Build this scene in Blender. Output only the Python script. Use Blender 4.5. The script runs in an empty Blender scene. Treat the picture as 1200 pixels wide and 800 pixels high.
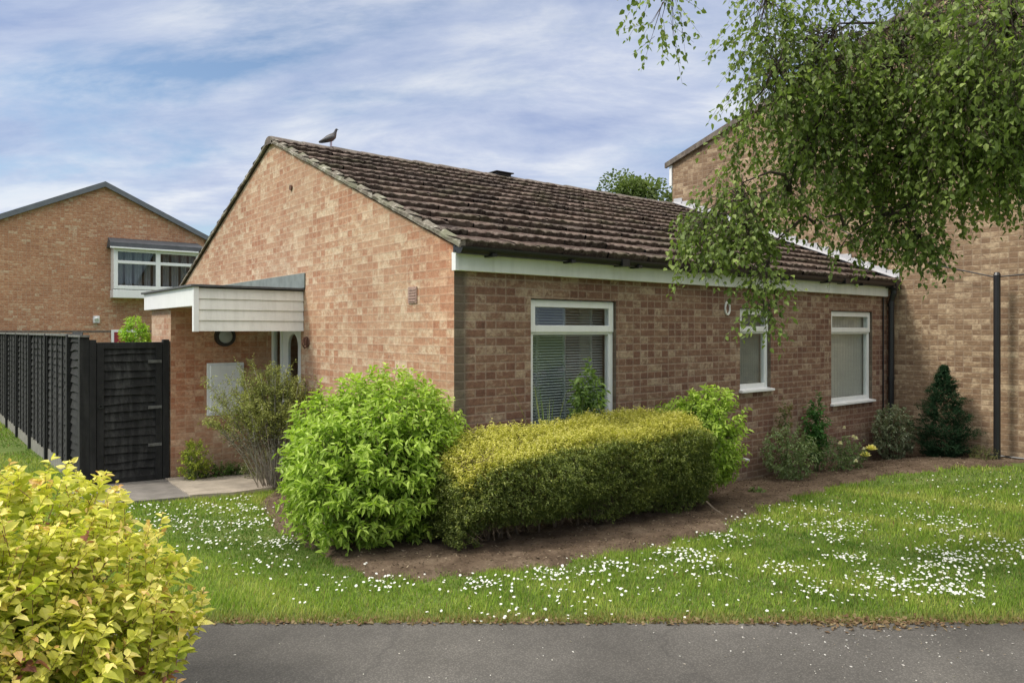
import bpy, math, random
import numpy as np
from mathutils import Vector
random.seed(7); RS = np.random.RandomState(11)
sc = bpy.context.scene; COL = sc.collection
R = math.radians

# ------------------------------------------------------------------ layout frame
F = 875.0
n_ = math.hypot(.6225, .7826); VX, VY = .6225/n_, .7826/n_
CX, CY, CZ = -3.59, -5.31, 1.93
def cw(r, d):                     # metres right / ahead of the viewing spot -> world x, y
    return CX + d*VX + r*VY, CY + d*VY - r*VX
def sm(t):
    t = np.clip(t, 0, 1); return t*t*(3-2*t)
def T(x, y):                      # ground height
    x = np.asarray(x, float); y = np.asarray(y, float)
    d = (x-CX)*VX + (y-CY)*VY
    z = np.interp(d, [-50, 4.7, 5.6, 9.2, 11, 16, 30], [.3, .3, .27, .1, .02, -.12, -.2])
    return z + .12*sm((x-4)/3.)*sm(-y)*sm((13-x)/4)*sm((d-5.5)/2.5)
def Tz(x, y): return float(T(x, y))

# ------------------------------------------------------------------ objects
ORG = {}
def tag(o, label=None, cat=None, group=None, kind=None):
    if label: o['label'] = label
    if cat: o['category'] = cat
    if group: o['group'] = group
    if kind: o['kind'] = kind
    return o
def empty(name, loc, label, cat, group=None):
    o = bpy.data.objects.new(name, None); COL.objects.link(o); o.location = loc
    o.empty_display_size = .2; ORG[o.name] = tuple(loc)
    return tag(o, label, cat, group)
def link(name, me, mat, parent, org):
    o = bpy.data.objects.new(name, me); COL.objects.link(o)
    if mat: me.materials.append(mat)
    if parent is not None:
        o.parent = parent; ORG[o.name] = ORG[parent.name]
    else:
        o.location = org; ORG[o.name] = tuple(org)
    return o
def quick(name, V, faces, mat, parent=None, org=(0, 0, 0), col=None, smooth=False):
    """V (N,3), faces (M,k) arrays -> mesh object, optional per-point colour"""
    if parent is not None: org = ORG[parent.name]
    V = np.asarray(V, np.float32) - np.asarray(org, np.float32)
    faces = np.asarray(faces, np.int32); M, k = faces.shape
    me = bpy.data.meshes.new(name)
    me.vertices.add(len(V)); me.vertices.foreach_set('co', V.ravel())
    me.loops.add(M*k); me.loops.foreach_set('vertex_index', faces.ravel())
    me.polygons.add(M)
    me.polygons.foreach_set('loop_start', np.arange(0, M*k, k, dtype=np.int32))
    me.polygons.foreach_set('loop_total', np.full(M, k, np.int32))
    me.polygons.foreach_set('use_smooth', np.full(M, smooth))
    me.update(calc_edges=True)
    if col is not None:
        a = me.attributes.new('Col', 'FLOAT_COLOR', 'POINT')
        c = np.ones((len(V), 4), np.float32); c[:, :3] = col
        a.data.foreach_set('color', c.ravel())
    return link(name, me, mat, parent, org)

class MB:
    def __init__(s): s.v = []; s.f = []
    def poly(s, pts):
        b = len(s.v); s.v += [tuple(p) for p in pts]; s.f.append(tuple(range(b, b+len(pts)))); return s
    def box(s, x0, y0, z0, x1, y1, z1):
        if x0 > x1: x0, x1 = x1, x0
        if y0 > y1: y0, y1 = y1, y0
        if z0 > z1: z0, z1 = z1, z0
        return s.hexa([(x0,y0,z0),(x1,y0,z0),(x1,y1,z0),(x0,y1,z0),(x0,y0,z1),(x1,y0,z1),(x1,y1,z1),(x0,y1,z1)])
    def hexa(s, p):
        b = len(s.v); s.v += [tuple(q) for q in p]
        for q in ((0,3,2,1),(4,5,6,7),(0,1,5,4),(1,2,6,5),(2,3,7,6),(3,0,4,7)):
            s.f.append(tuple(b+i for i in q))
        return s
    def tube(s, pts, rad, n=8, caps=True):
        pts = [Vector(p) for p in pts]
        if not hasattr(rad, '__len__'): rad = [rad]*len(pts)
        b = len(s.v); prev = None
        for i, p in enumerate(pts):
            t = (pts[min(i+1, len(pts)-1)] - pts[max(i-1, 0)]).normalized()
            if prev is None:
                a = Vector((0, 0, 1)) if abs(t.z) < .9 else Vector((1, 0, 0))
                u = t.cross(a).normalized()
            else: u = (prev - t*prev.dot(t)).normalized()
            prev = u; w = t.cross(u)
            for k in range(n):
                a = 2*math.pi*k/n
                s.v.append(tuple(p + (u*math.cos(a) + w*math.sin(a))*rad[i]))
        for i in range(len(pts)-1):
            for k in range(n):
                k2 = (k+1) % n
                s.f.append((b+i*n+k, b+i*n+k2, b+(i+1)*n+k2, b+(i+1)*n+k))
        if caps:
            s.f.append(tuple(b+k for k in range(n))[::-1])
            e = b+(len(pts)-1)*n; s.f.append(tuple(e+k for k in range(n)))
        return s
    def disc(s, c, axis, r0, r1, h, n=28):      # ring/cylinder about axis 'x','y','z', r0 inner
        b = len(s.v)
        def P(r, a, t):
            u, v = r*math.cos(a), r*math.sin(a)
            o = {'x': (t, u, v), 'y': (u, t, v), 'z': (u, v, t)}[axis]
            return tuple(c[i]+o[i] for i in range(3))
        for k in range(n):
            a = 2*math.pi*k/n
            s.v += [P(r0, a, 0), P(r1, a, 0), P(r1*.96, a, h), P(max(r0, r0*1.04), a, h)]
        for k in range(n):
            A = b+4*k; B = b+4*((k+1) % n)
            for j in range(4):
                s.f.append((A+j, A+(j+1) % 4, B+(j+1) % 4, B+j))
        if r0 < 1e-4: pass
        return s
    def build(s, name, mat, parent=None, org=None, smooth=False, bevel=0, kind=None):
        if parent is not None: org = ORG[parent.name]
        elif org is None:
            xs = [p[0] for p in s.v]; ys = [p[1] for p in s.v]; zs = [p[2] for p in s.v]
            org = ((min(xs)+max(xs))/2, (min(ys)+max(ys))/2, min(zs))
        me = bpy.data.meshes.new(name)
        me.from_pydata([(p[0]-org[0], p[1]-org[1], p[2]-org[2]) for p in s.v], [], s.f)
        uv = me.uv_layers.new(name='UVMap')
        for p in me.polygons:
            n = p.normal
            for li in p.loop_indices:
                x, y, z = s.v[me.loops[li].vertex_index]
                if abs(n.z) > .8: c = (x, y)
                elif abs(n.x) > abs(n.y): c = (y, z)
                else: c = (x, z)
                uv.data[li].uv = c
            p.use_smooth = smooth
        o = link(name, me, mat, parent, org)
        if bevel:
            m = o.modifiers.new('bev', 'BEVEL'); m.width = bevel; m.segments = 2; m.limit_method = 'ANGLE'
        if kind: o['kind'] = kind
        return o

# ------------------------------------------------------------------ materials
class NT:
    def __init__(s, name):
        s.m = bpy.data.materials.new(name); s.m.use_nodes = True
        s.t = s.m.node_tree; s.t.nodes.clear()
        s.out = s.t.nodes.new('ShaderNodeOutputMaterial')
        s.b = s.t.nodes.new('ShaderNodeBsdfPrincipled')
        s.t.links.new(s.b.outputs[0], s.out.inputs[0])
    def n(s, t, **k):
        x = s.t.nodes.new('ShaderNode'+t)
        for a, v in k.items(): setattr(x, a, v)
        return x
    def l(s, a, b): s.t.links.new(a, b)
    def set(s, sock, v):
        if hasattr(v, 'links'): s.l(v, sock)
        else: sock.default_value = v
    def math(s, op, a, b=0, c=None, clamp=False):
        x = s.n('Math', operation=op, use_clamp=clamp); s.set(x.inputs[0], a); s.set(x.inputs[1], b)
        if c is not None: s.set(x.inputs[2], c)
        return x.outputs[0]
    def mix(s, f, a, b, mode='MIX'):
        x = s.n('MixRGB', blend_type=mode); s.set(x.inputs[0], f)
        for i, v in ((1, a), (2, b)):
            s.set(x.inputs[i], v if hasattr(v, 'links') else (*v[:3], 1))
        return x.outputs[0]
    def noise(s, scale, vec=None, detail=4, rough=.55, dist=0):
        x = s.n('TexNoise'); x.inputs['Scale'].default_value = scale; x.inputs['Detail'].default_value = detail
        x.inputs['Roughness'].default_value = rough; x.inputs['Distortion'].default_value = dist
        if vec is not None: s.l(vec, x.inputs['Vector'])
        return x.outputs[0]
    def ramp(s, fac, stops, interp='LINEAR'):
        x = s.n('ValToRGB'); x.color_ramp.interpolation = interp
        e = x.color_ramp.elements
        while len(e) < len(stops): e.new(.5)
        for q, (p, c) in zip(e, stops):
            q.position = p; q.color = (*c, 1) if hasattr(c, '__len__') else (c, c, c, 1)
        s.l(fac, x.inputs[0]); return x.outputs[0]
    def pos(s): return s.n('NewGeometry').outputs['Position']
    def bump(s, h, strength=.3, dist=.01):
        x = s.n('Bump'); x.inputs['Strength'].default_value = strength; x.inputs['Distance'].default_value = dist
        s.l(h, x.inputs['Height']); s.l(x.outputs[0], s.b.inputs['Normal'])

def plain(name, c, rough=.6, var=.15, scale=6, dirt=0, dirtc=(.12, .1, .08), bump=0, metal=0):
    m = NT(name); p = m.pos()
    n1 = m.noise(scale, p, 6)
    a = tuple(x*(1-var) for x in c); b = tuple(min(1, x*(1+var)) for x in c)
    col = m.ramp(n1, [(.3, a), (.7, b)])
    if dirt:
        st = m.n('Mapping'); st.inputs['Scale'].default_value = (9, 9, 1.2); m.l(p, st.inputs[0])
        n2 = m.noise(1.6, st.outputs[0], 8, .7)
        col = m.mix(m.math('MULTIPLY', m.ramp(n2, [(.45, 0), (.75, 1)]), dirt), col, dirtc)
    m.l(col, m.b.inputs['Base Color']); m.b.inputs['Roughness'].default_value = rough
    m.b.inputs['Metallic'].default_value = metal
    if bump: m.bump(m.noise(scale*9, p, 5), bump, .01)
    return m.m

def brick(name, stops, mortar, tint=(1, 1, 1), stain=None, soft=.5, pale=.06, patch=None, palec=(.56, .45, .31), bmp=.45, fleck=.6):
    """stretcher bond, every brick coloured by its own row and column"""
    m = NT(name); uv = m.n('UVMap').outputs[0]
    wob = m.noise(3, uv, 2); 
    sx = m.n('SeparateXYZ'); m.l(uv, sx.inputs[0])
    u = sx.outputs[0]; v = m.math('ADD', sx.outputs[1], m.math('MULTIPLY', m.math('SUBTRACT', wob, .5), .004))
    vr = m.math('DIVIDE', v, .075); row = m.math('FLOOR', vr); fv = m.math('SUBTRACT', vr, row)
    par = m.math('MULTIPLY', m.math('PINGPONG', row, 1), .5)
    ur = m.math('ADD', m.math('DIVIDE', u, .225), par); coln = m.math('FLOOR', ur); fu = m.math('SUBTRACT', ur, coln)
    # mortar mask
    ragg = m.math('MULTIPLY', m.math('SUBTRACT', m.noise(38, uv, 4, .7), .5), .30)
    cv0 = m.n('CombineXYZ'); m.l(row, cv0.inputs[0]); m.l(coln, cv0.inputs[1])
    w0 = m.n('TexWhiteNoise', noise_dimensions='2D'); m.l(cv0.outputs[0], w0.inputs['Vector'])
    hd = m.math('LESS_THAN', w0.outputs['Value'], .42)                 # this stretcher is really two headers
    f2 = m.math('FRACT', m.math('MULTIPLY', fu, 2)); half = m.math('MULTIPLY', m.math('FLOOR', m.math('MULTIPLY', fu, 2)), hd)
    fu_h = m.math('MULTIPLY', m.math('MINIMUM', f2, m.math('SUBTRACT', 1, f2)), .5)
    fu_s = m.math('MINIMUM', fu, m.math('SUBTRACT', 1, fu))
    fum = m.math('ADD', m.math('MULTIPLY', fu_h, hd), m.math('MULTIPLY', fu_s, m.math('SUBTRACT', 1, hd)))
    coln = m.math('ADD', coln, m.math('MULTIPLY', half, .5))
    ev = m.math('MINIMUM', fv, m.math('SUBTRACT', 1, fv))          # 0 at bed joint
    eu = m.math('MULTIPLY', fum, 3)
    e = m.math('ADD', m.math('MINIMUM', ev, eu), ragg)
    mk = m.ramp(e, [(.06, 1.0), (.14, 0.0)])
    cv = m.n('CombineXYZ'); m.l(row, cv.inputs[0]); m.l(coln, cv.inputs[1])
    wn = m.n('TexWhiteNoise', noise_dimensions='2D'); m.l(cv.outputs[0], wn.inputs['Vector'])
    rnd = wn.outputs['Value']
    cc = m.n('CombineXYZ'); m.l(m.math('MULTIPLY', coln, .225), cc.inputs[0]); m.l(m.math('MULTIPLY', row, .075), cc.inputs[1])
    cell = cc.outputs[0]
    big = m.noise(1.6, cell, 3); inb = m.noise(13, uv, 6, .75, .6)
    fac = m.math('ADD', m.math('ADD', m.math('MULTIPLY', rnd, .50), m.math('MULTIPLY', big, .45)), m.math('MULTIPLY', m.math('SUBTRACT', inb, .5), 1.1), clamp=True)
    bc = m.ramp(fac, stops)
    sep = m.n('SeparateColor'); m.l(wn.outputs['Color'], sep.inputs[0])
    # a few very pale bricks, clustered
    pm = m.math('GREATER_THAN', m.math('ADD', sep.outputs[1], m.math('MULTIPLY', m.noise(1.3, cell, 2), .5)), 1.2-pale)
    bc = m.mix(m.math('MULTIPLY', pm, m.ramp(inb, [(.40, .1), (.58, .85)])), bc, palec)
    fm = m.n('Mapping'); fm.inputs['Scale'].default_value = (9, 17, 1); m.l(uv, fm.inputs[0])
    fl = m.math('ADD', m.noise(1.0, fm.outputs[0], 5, .65), m.math('ADD', m.math('MULTIPLY', big, .22), m.math('MULTIPLY', rnd, .10)))
    bc = m.mix(m.math('MULTIPLY', m.ramp(fl, [(.70, 0), (.80, 1)]), fleck), bc, palec)
    bc = m.mix(m.math('MULTIPLY', m.ramp(m.noise(1.0, fm.outputs[0], 6, .7, .5), [(.30, 1), (.42, 0)]), .35), bc, (.13, .075, .05))
    # grain and face blotches
    bc = m.mix(.8, bc, m.ramp(m.noise(24, uv, 8, .8, .4), [(.3, .55), (.7, 1.4)]), 'MULTIPLY')
    bc = m.mix(.6, bc, m.ramp(m.noise(90, uv, 3, .8), [(.3, .6), (.7, 1.3)]), 'MULTIPLY')
    mc = m.mix(.5, mortar, m.ramp(m.noise(22, uv, 4), [(.3, .7), (.7, 1.2)]), 'MULTIPLY')
    c = m.mix(m.math('MULTIPLY', mk, soft), bc, mc)
    c = m.mix(.6, c, m.ramp(m.noise(.7, uv, 5, .6), [(.3, (.78, .76, .74)), (.7, (1.16, 1.14, 1.12))]), 'MULTIPLY')
    if patch:   # smeared lime wash / efflorescence
        c = m.mix(m.math('MULTIPLY', m.ramp(m.noise(1.1, uv, 6, .65), [(.42, 0), (.72, 1)]), patch[1]), c, patch[0])
    c = m.mix(1, c, tint, 'MULTIPLY')
    if name == 'buff brick':      # redder bricks toward the eaves corner
        rr = m.math('ADD', u, m.math('MULTIPLY', m.math('ABSOLUTE', m.math('SUBTRACT', sx.outputs[1], 2.75)), .7))
        rr = m.math('ADD', rr, m.math('MULTIPLY', m.math('SUBTRACT', m.noise(2, cell, 3), .5), 1.2))
        c = m.mix(m.ramp(rr, [(.15, .75), (1.0, 0)]), c, m.mix(1, c, (1.0, .72, .62), 'MULTIPLY'))
    # damp / algae near the ground
    g = m.math('ADD', m.math('MULTIPLY', sx.outputs[1], 1.0), m.math('MULTIPLY', m.noise(3, uv, 5), .6))
    c = m.mix(m.math('MULTIPLY', m.ramp(g, [(.35, 1), (.85, 0)]), .45), c, (.075, .07, .045))
    if stain:   # vertical grey-green streak at u in [a, b]
        k = m.math('ADD', u, m.math('MULTIPLY', m.math('SUBTRACT', m.noise(4, uv, 4), .5), .12))
        w = m.ramp(k, [(0.0, 1), (stain[0], 1), (stain[1], 0)])
        c = m.mix(m.math('MULTIPLY', w, .72), c, (.085, .08, .06))
    m.l(c, m.b.inputs['Base Color']); m.b.inputs['Roughness'].default_value = .92
    h = m.math('SUBTRACT', m.math('MULTIPLY', m.noise(60, uv, 4), .35), m.math('MULTIPLY', mk, 1.0))
    m.bump(m.math('ADD', h, m.math('MULTIPLY', rnd, .4)), bmp, .006)
    return m.m

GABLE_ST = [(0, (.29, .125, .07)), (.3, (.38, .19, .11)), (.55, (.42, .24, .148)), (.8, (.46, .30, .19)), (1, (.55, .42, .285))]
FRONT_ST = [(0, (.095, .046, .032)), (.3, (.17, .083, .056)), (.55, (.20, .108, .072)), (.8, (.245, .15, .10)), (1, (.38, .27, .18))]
TALL_ST = [(0, (.15, .085, .055)), (.3, (.20, .125, .076)), (.6, (.255, .17, .105)), (.85, (.35, .255, .16)), (1, (.42, .33, .22))]
M = {}
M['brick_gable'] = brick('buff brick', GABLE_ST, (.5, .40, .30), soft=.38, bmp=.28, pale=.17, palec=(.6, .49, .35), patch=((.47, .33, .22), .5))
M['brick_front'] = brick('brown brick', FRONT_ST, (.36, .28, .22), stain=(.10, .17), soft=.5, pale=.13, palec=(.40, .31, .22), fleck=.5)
M['brick_tall'] = brick('tall house brick', TALL_ST, (.34, .27, .2), soft=.5, pale=.14, palec=(.56, .44, .30), patch=((.27, .18, .115), .5), tint=(.98, .97, .95))
M['brick_far'] = brick('orange brick', [(0, (.33, .155, .085)), (.5, (.42, .21, .115)), (1, (.50, .29, .17))], (.42, .33, .25), soft=.4, pale=.0)
M['white'] = plain('white upvc', (.78, .79, .79), .35, .04, 5, .12, (.4, .39, .36))
M['white_board'] = plain('weathered white board', (.76, .76, .72), .55, .06, 4, .3, (.3, .3, .25))
M['fascia'] = plain('white fascia paint', (.76, .78, .76), .5, .05, 4, .2, (.3, .31, .26))
M['black_pl'] = plain('black plastic', (.012, .012, .014), .4, .2, 8)
M['fence'] = plain('black fence stain', (.008, .008, .008), .85, .5, 14, .4, (.055, .055, .052), .5)
M['fence_board'] = plain('stained waney boards', (.010, .010, .010), .9, .6, 9, .7, (.085, .085, .08), .5)
M['fence_worn'] = plain('worn fence timber', (.14, .14, .13), .85, .35, 14, .4, (.05, .05, .05), .4)
M['felt'] = plain('grey roofing felt', (.075, .08, .085), .9, .25, 20, .3, (.16, .16, .14), .3)
M['lead_old'] = plain('grey-green lead', (.17, .20, .19), .6, .2, 8, .4, (.28, .3, .27), .1)
M['lead_new'] = plain('pale lead flashing', (.46, .46, .48), .45, .12, 10, .2, (.35, .33, .33))
M['gravel_board'] = plain('concrete gravel board', (.22, .21, .185), .9, .2, 10, .6, (.09, .10, .06), .4)
M['conc'] = plain('worn concrete', (.36, .31, .25), .95, .22, 5, .35, (.17, .15, .11), .5)
M['paving'] = plain('dark paving', (.17, .155, .14), .95, .25, 6, .4, (.09, .09, .06), .5)
M['dark'] = plain('dark interior', (.03, .03, .03), .9)
M['plaster'] = plain('room plaster', (.30, .30, .28), .9)
M['slat'] = plain('blind slats', (.42, .46, .46), .5, .05)
M['blind'] = plain('grey roller blind', (.42, .42, .39), .8, .08, 2)
M['blind_dk'] = plain('dark net blind', (.16, .18, .17), .8, .2, 3)
M['bark'] = plain('birch twig bark', (.045, .03, .022), .85, .4, 9, .3, (.12, .1, .08), .5)
M['birch_bark'] = plain('birch trunk bark', (.42, .40, .36), .8, .35, 3, .7, (.05, .045, .04), .6)
M['stem'] = plain('brown stems', (.14, .10, .06), .85, .3, 12)
M['stem_g'] = plain('green stems', (.12, .16, .05), .7, .3, 12)
M['rust'] = plain('rusty metal', (.12, .055, .035), .8, .4, 30)
M['vent'] = plain('terracotta vent', (.34, .23, .19), .85, .2, 30)
M['red'] = plain('red paint', (.25, .02, .03), .5)
M['ridge'] = plain('lichened ridge', (.13, .105, .09), .95, .4, 9, .55, (.3, .29, .23), .7)

def verge_mat():
    m = NT('lichened verge mortar'); p = m.pos()
    c = m.ramp(m.noise(9, p, 8, .75), [(.3, (.06, .05, .04)), (.52, (.16, .14, .11)), (.66, (.42, .40, .34))])
    c = m.mix(m.ramp(m.noise(3, p, 4), [(.5, 0), (.65, .5)]), c, (.16, .18, .10))
    m.l(c, m.b.inputs['Base Color']); m.b.inputs['Roughness'].default_value = .95
    m.bump(m.noise(40, p, 6), .8, .01); return m.m
M['verge'] = verge_mat()

def tile_mat(name='concrete roof tiles', far=False):
    m = NT(name); p = m.pos(); a = m.n('Attribute', attribute_name='Col')
    sep = m.n('SeparateColor'); m.l(a.outputs['Color'], sep.inputs[0])
    c = m.ramp(sep.outputs[0], [(0, (.030, .020, .017)), (.35, (.062, .041, .034)), (.7, (.10, .068, .055)), (1, (.16, .115, .095))])
    c = m.mix(.6, c, m.ramp(m.noise(12, p, 8, .75), [(.3, .5), (.7, 1.5)]), 'MULTIPLY')
    li = m.ramp(m.math('ADD', m.noise(20, p, 8, .8), m.math('MULTIPLY', sep.outputs[1], .16)), [(.58, 0), (.72, 1)])
    c = m.mix(m.math('MULTIPLY', li, .42), c, (.30, .25, .21))
    mo = m.ramp(m.math('ADD', m.noise(2.2, p, 6), m.math('MULTIPLY', sep.outputs[1], .12)), [(.62, 0), (.74, 1)])
    c = m.mix(m.math('MULTIPLY', mo, .4), c, (.09, .085, .045))
    m.l(c, m.b.inputs['Base Color']); m.b.inputs['Roughness'].default_value = .95
    m.b.inputs['Specular IOR Level'].default_value = .2
    m.bump(m.noise(55, p, 6, .8), .8, .01); return m.m
M['tile'] = tile_mat()

def glass_mat():
    m = NT('window glass'); t = m.t
    tr = m.n('BsdfTransparent'); tr.inputs[0].default_value = (.90, .93, .92, 1)
    gl = m.n('BsdfGlossy'); gl.inputs['Roughness'].default_value = .02; gl.inputs[0].default_value = (.9, .95, .95, 1)
    fr = m.n('LayerWeight'); fr.inputs[0].default_value = .5
    mx = m.n('MixShader'); m.l(m.math('ADD', m.math('MULTIPLY', m.math('POWER', fr.outputs['Facing'], 3), .6), .07, clamp=True), mx.inputs[0])
    m.l(tr.outputs[0], mx.inputs[1]); m.l(gl.outputs[0], mx.inputs[2]); m.l(mx.outputs[0], m.out.inputs[0])
    t.nodes.remove(m.b); return m.m
M['glass'] = glass_mat()

def leaf_mat(name, trans=.35, rough=.5, spec=.4):
    m = NT(name); a = m.n('Attribute', attribute_name='Col')
    c = m.mix(.35, a.outputs['Color'], m.ramp(m.noise(60, m.pos(), 2), [(.3, .75), (.7, 1.25)]), 'MULTIPLY')
    m.l(c, m.b.inputs['Base Color']); m.b.inputs['Roughness'].default_value = rough
    m.b.inputs['Specular IOR Level'].default_value = spec
    tl = m.n('BsdfTranslucent'); m.l(m.mix(1, c, (1.15, 1.3, .6), 'MULTIPLY'), tl.inputs[0])
    mx = m.n('MixShader'); mx.inputs[0].default_value = trans
    m.l(m.b.outputs[0], mx.inputs[1]); m.l(tl.outputs[0], mx.inputs[2]); m.l(mx.outputs[0], m.out.inputs[0])
    return m.m
M['leaf'] = leaf_mat('leaf')
M['leaf_matt'] = leaf_mat('matt leaf', .3, .75, .15)
M['petal'] = leaf_mat('petal', .25, .7, .1)

def asphalt():
    m = NT('worn asphalt'); p = m.pos()
    c = m.ramp(m.noise(1.2, p, 6, .6), [(.3, (.07, .065, .058)), (.7, (.14, .13, .117))])
    v = m.n('TexVoronoi'); v.inputs['Scale'].default_value = 95; m.l(p, v.inputs['Vector'])
    c = m.mix(.7, c, m.ramp(v.outputs['Distance'], [(.0, 1.75), (.25, 1.0), (.6, .55)]), 'MULTIPLY')
    c = m.mix(m.ramp(m.noise(200, p, 2), [(.68, 0), (.74, .55)]), c, (.28, .27, .25))
    c = m.mix(m.ramp(m.noise(260, p, 2, dist=1), [(.30, .6), (.36, 0)]), c, (.02, .02, .02))
    vc = m.n('TexVoronoi', feature='DISTANCE_TO_EDGE'); vc.inputs['Scale'].default_value = .55
    pw = m.n('Mapping'); nz = m.n('TexNoise'); nz.inputs['Scale'].default_value = 2.5; nz.inputs['Detail'].default_value = 6; m.l(p, nz.inputs['Vector'])
    ad = m.n('VectorMath', operation='MULTIPLY_ADD'); m.l(nz.outputs['Color'], ad.inputs[0]); ad.inputs[1].default_value = (.5, .5, .5); m.l(p, ad.inputs[2])
    m.l(ad.outputs[0], vc.inputs['Vector'])
    crk = m.ramp(vc.outputs['Distance'], [(.0, .35), (.010, 0)])
    c = m.mix(crk, c, (.03, .028, .026))
    c = m.mix(.7, c, m.ramp(m.noise(.45, p, 7, .65, .5), [(.35, (.72, .71, .7)), (.5, (1, 1, 1)), (.66, (1.28, 1.27, 1.24))]), 'MULTIPLY')
    m.l(c, m.b.inputs['Base Color']); m.b.inputs['Roughness'].default_value = .93
    m.bump(v.outputs['Distance'], .5, .004); return m.m
M['asphalt'] = asphalt()
def soil(name, stops, s1, bs):
    m = NT(name); p = m.pos()
    c = m.ramp(m.noise(s1, p, 9, .72), stops)
    c = m.mix(.6, c, m.ramp(m.noise(60, p, 5, .8), [(.3, .45), (.7, 1.5)]), 'MULTIPLY')
    m.l(c, m.b.inputs['Base Color']); m.b.inputs['Roughness'].default_value = .97
    m.b.inputs['Specular IOR Level'].default_value = .1
    m.bump(m.noise(45, p, 7, .75), .9, bs); return m.m
M['soil'] = soil('bark mulch soil', [(.3, (.075, .053, .036)), (.5, (.145, .104, .072)), (.72, (.25, .19, .135))], 4, .03)
M['lawn'] = soil('turf', [(.3, (.08, .12, .03)), (.55, (.13, .18, .045)), (.75, (.19, .19, .08))], 2.5, .02)

# ------------------------------------------------------------------ foliage tools
def unit(a):
    return a/np.maximum(np.linalg.norm(a, axis=-1, keepdims=True), 1e-9)
def leaves(name, P, D, L, W, col, mat, parent=None, org=(0, 0, 0), fold=.25, droop=.2, six=True):
    N = len(P); L = np.broadcast_to(L, (N,)).reshape(N, 1); W = np.broadcast_to(W, (N,)).reshape(N, 1)
    D = unit(D); ref = unit(RS.normal(size=(N, 3))*.45 + np.array([0, 0, 1.]))
    S = unit(np.cross(D, ref)); U = np.cross(S, D)
    g = np.array([0, 0, -1.])
    tip = P + D*L + g*L*droop
    if six:
        a = P + D*L*.3 + U*W*fold + g*L*droop*.1; b = P + D*L*.66 + U*W*fold*.8 + g*L*droop*.45
        V = np.stack([P, a-S*W*.5, b-S*W*.38, tip, b+S*W*.38, a+S*W*.5], 1).reshape(-1, 3)
        i = np.arange(N)[:, None]*6
        Fc = np.concatenate([i+np.array([[0, 3, 2, 1]]), i+np.array([[0, 5, 4, 3]])], 0)
        k = 6
    else:
        a = P + D*L*.45 + U*W*fold
        V = np.stack([P, a-S*W*.5, tip, a+S*W*.5], 1).reshape(-1, 3)
        i = np.arange(N)[:, None]*4
        Fc = i + np.array([[0, 1, 2, 3]]); k = 4
    return quick(name, V, Fc, mat, parent, org, np.repeat(col, k, 0))
def lerp_cols(t, cols):
    cols = np.array(cols, float); t = np.clip(t, 0, .9999)*(len(cols)-1)
    i = t.astype(int); f = (t-i)[:, None]
    return cols[i]*(1-f)+cols[i+1]*f
def shoots(B, D, L, per, spread=.8, jit=.35, start=.15, pairs=True):
    """leaf bases and directions along straight-ish shoots: B base, D dir, L length"""
    N = len(B); D = unit(D)
    ref = unit(RS.normal(size=(N, 3))); S = unit(np.cross(D, ref)); Q = np.cross(D, S)
    P, E, t_, idx = [], [], [], []
    for k in range(per):
        t = start + (1-start)*(k+.5)/per
        ang = (k//2)*1.57 + (k % 2)*math.pi if pairs else k*2.4
        side = S*math.cos(ang)+Q*math.sin(ang)
        P.append(B + D*(L*t)[:, None]); E.append(unit(D*(1-spread*.75) + side*spread + RS.normal(size=(N, 3))*jit*.5))
        t_.append(np.full(N, t)); idx.append(np.arange(N))
    return np.concatenate(P), np.concatenate(E), np.concatenate(t_), np.concatenate(idx)
def sticks(name, A, B, r, mat, parent, col=None):
    """thin three-sided twigs from A to B"""
    N = len(A); D = unit(B-A); S = unit(np.cross(D, np.array([.3, .2, 1.]))); Q = np.cross(D, S)
    r = np.broadcast_to(r, (N,)).reshape(N, 1); V = []
    for E, s in ((A, 1), (B, .45)):
        for a in (0, 2.094, 4.189): V.append(E+(S*math.cos(a)+Q*math.sin(a))*r*s)
    V = np.stack(V, 1).reshape(-1, 3); i = np.arange(N)[:, None]*6
    Fc = np.concatenate([i+np.array([[j, (j+1) % 3, 3+(j+1) % 3, 3+j]]) for j in range(3)], 0)
    return quick(name, V, Fc, mat, parent)
def lump(D, seed, amp=.14, n=14):
    r = np.random.RandomState(seed); c = unit(r.normal(size=(n, 3))); s = r.uniform(-1, 1, n)
    return 1 + amp*(np.exp(-((1-D@c.T)*7))*s).sum(1)*1.3
def dome_dirs(N, zmin=-.35):
    D = unit(RS.normal(size=(N*3, 3))); D = D[D[:, 2] > zmin]; return D[:N]

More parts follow.
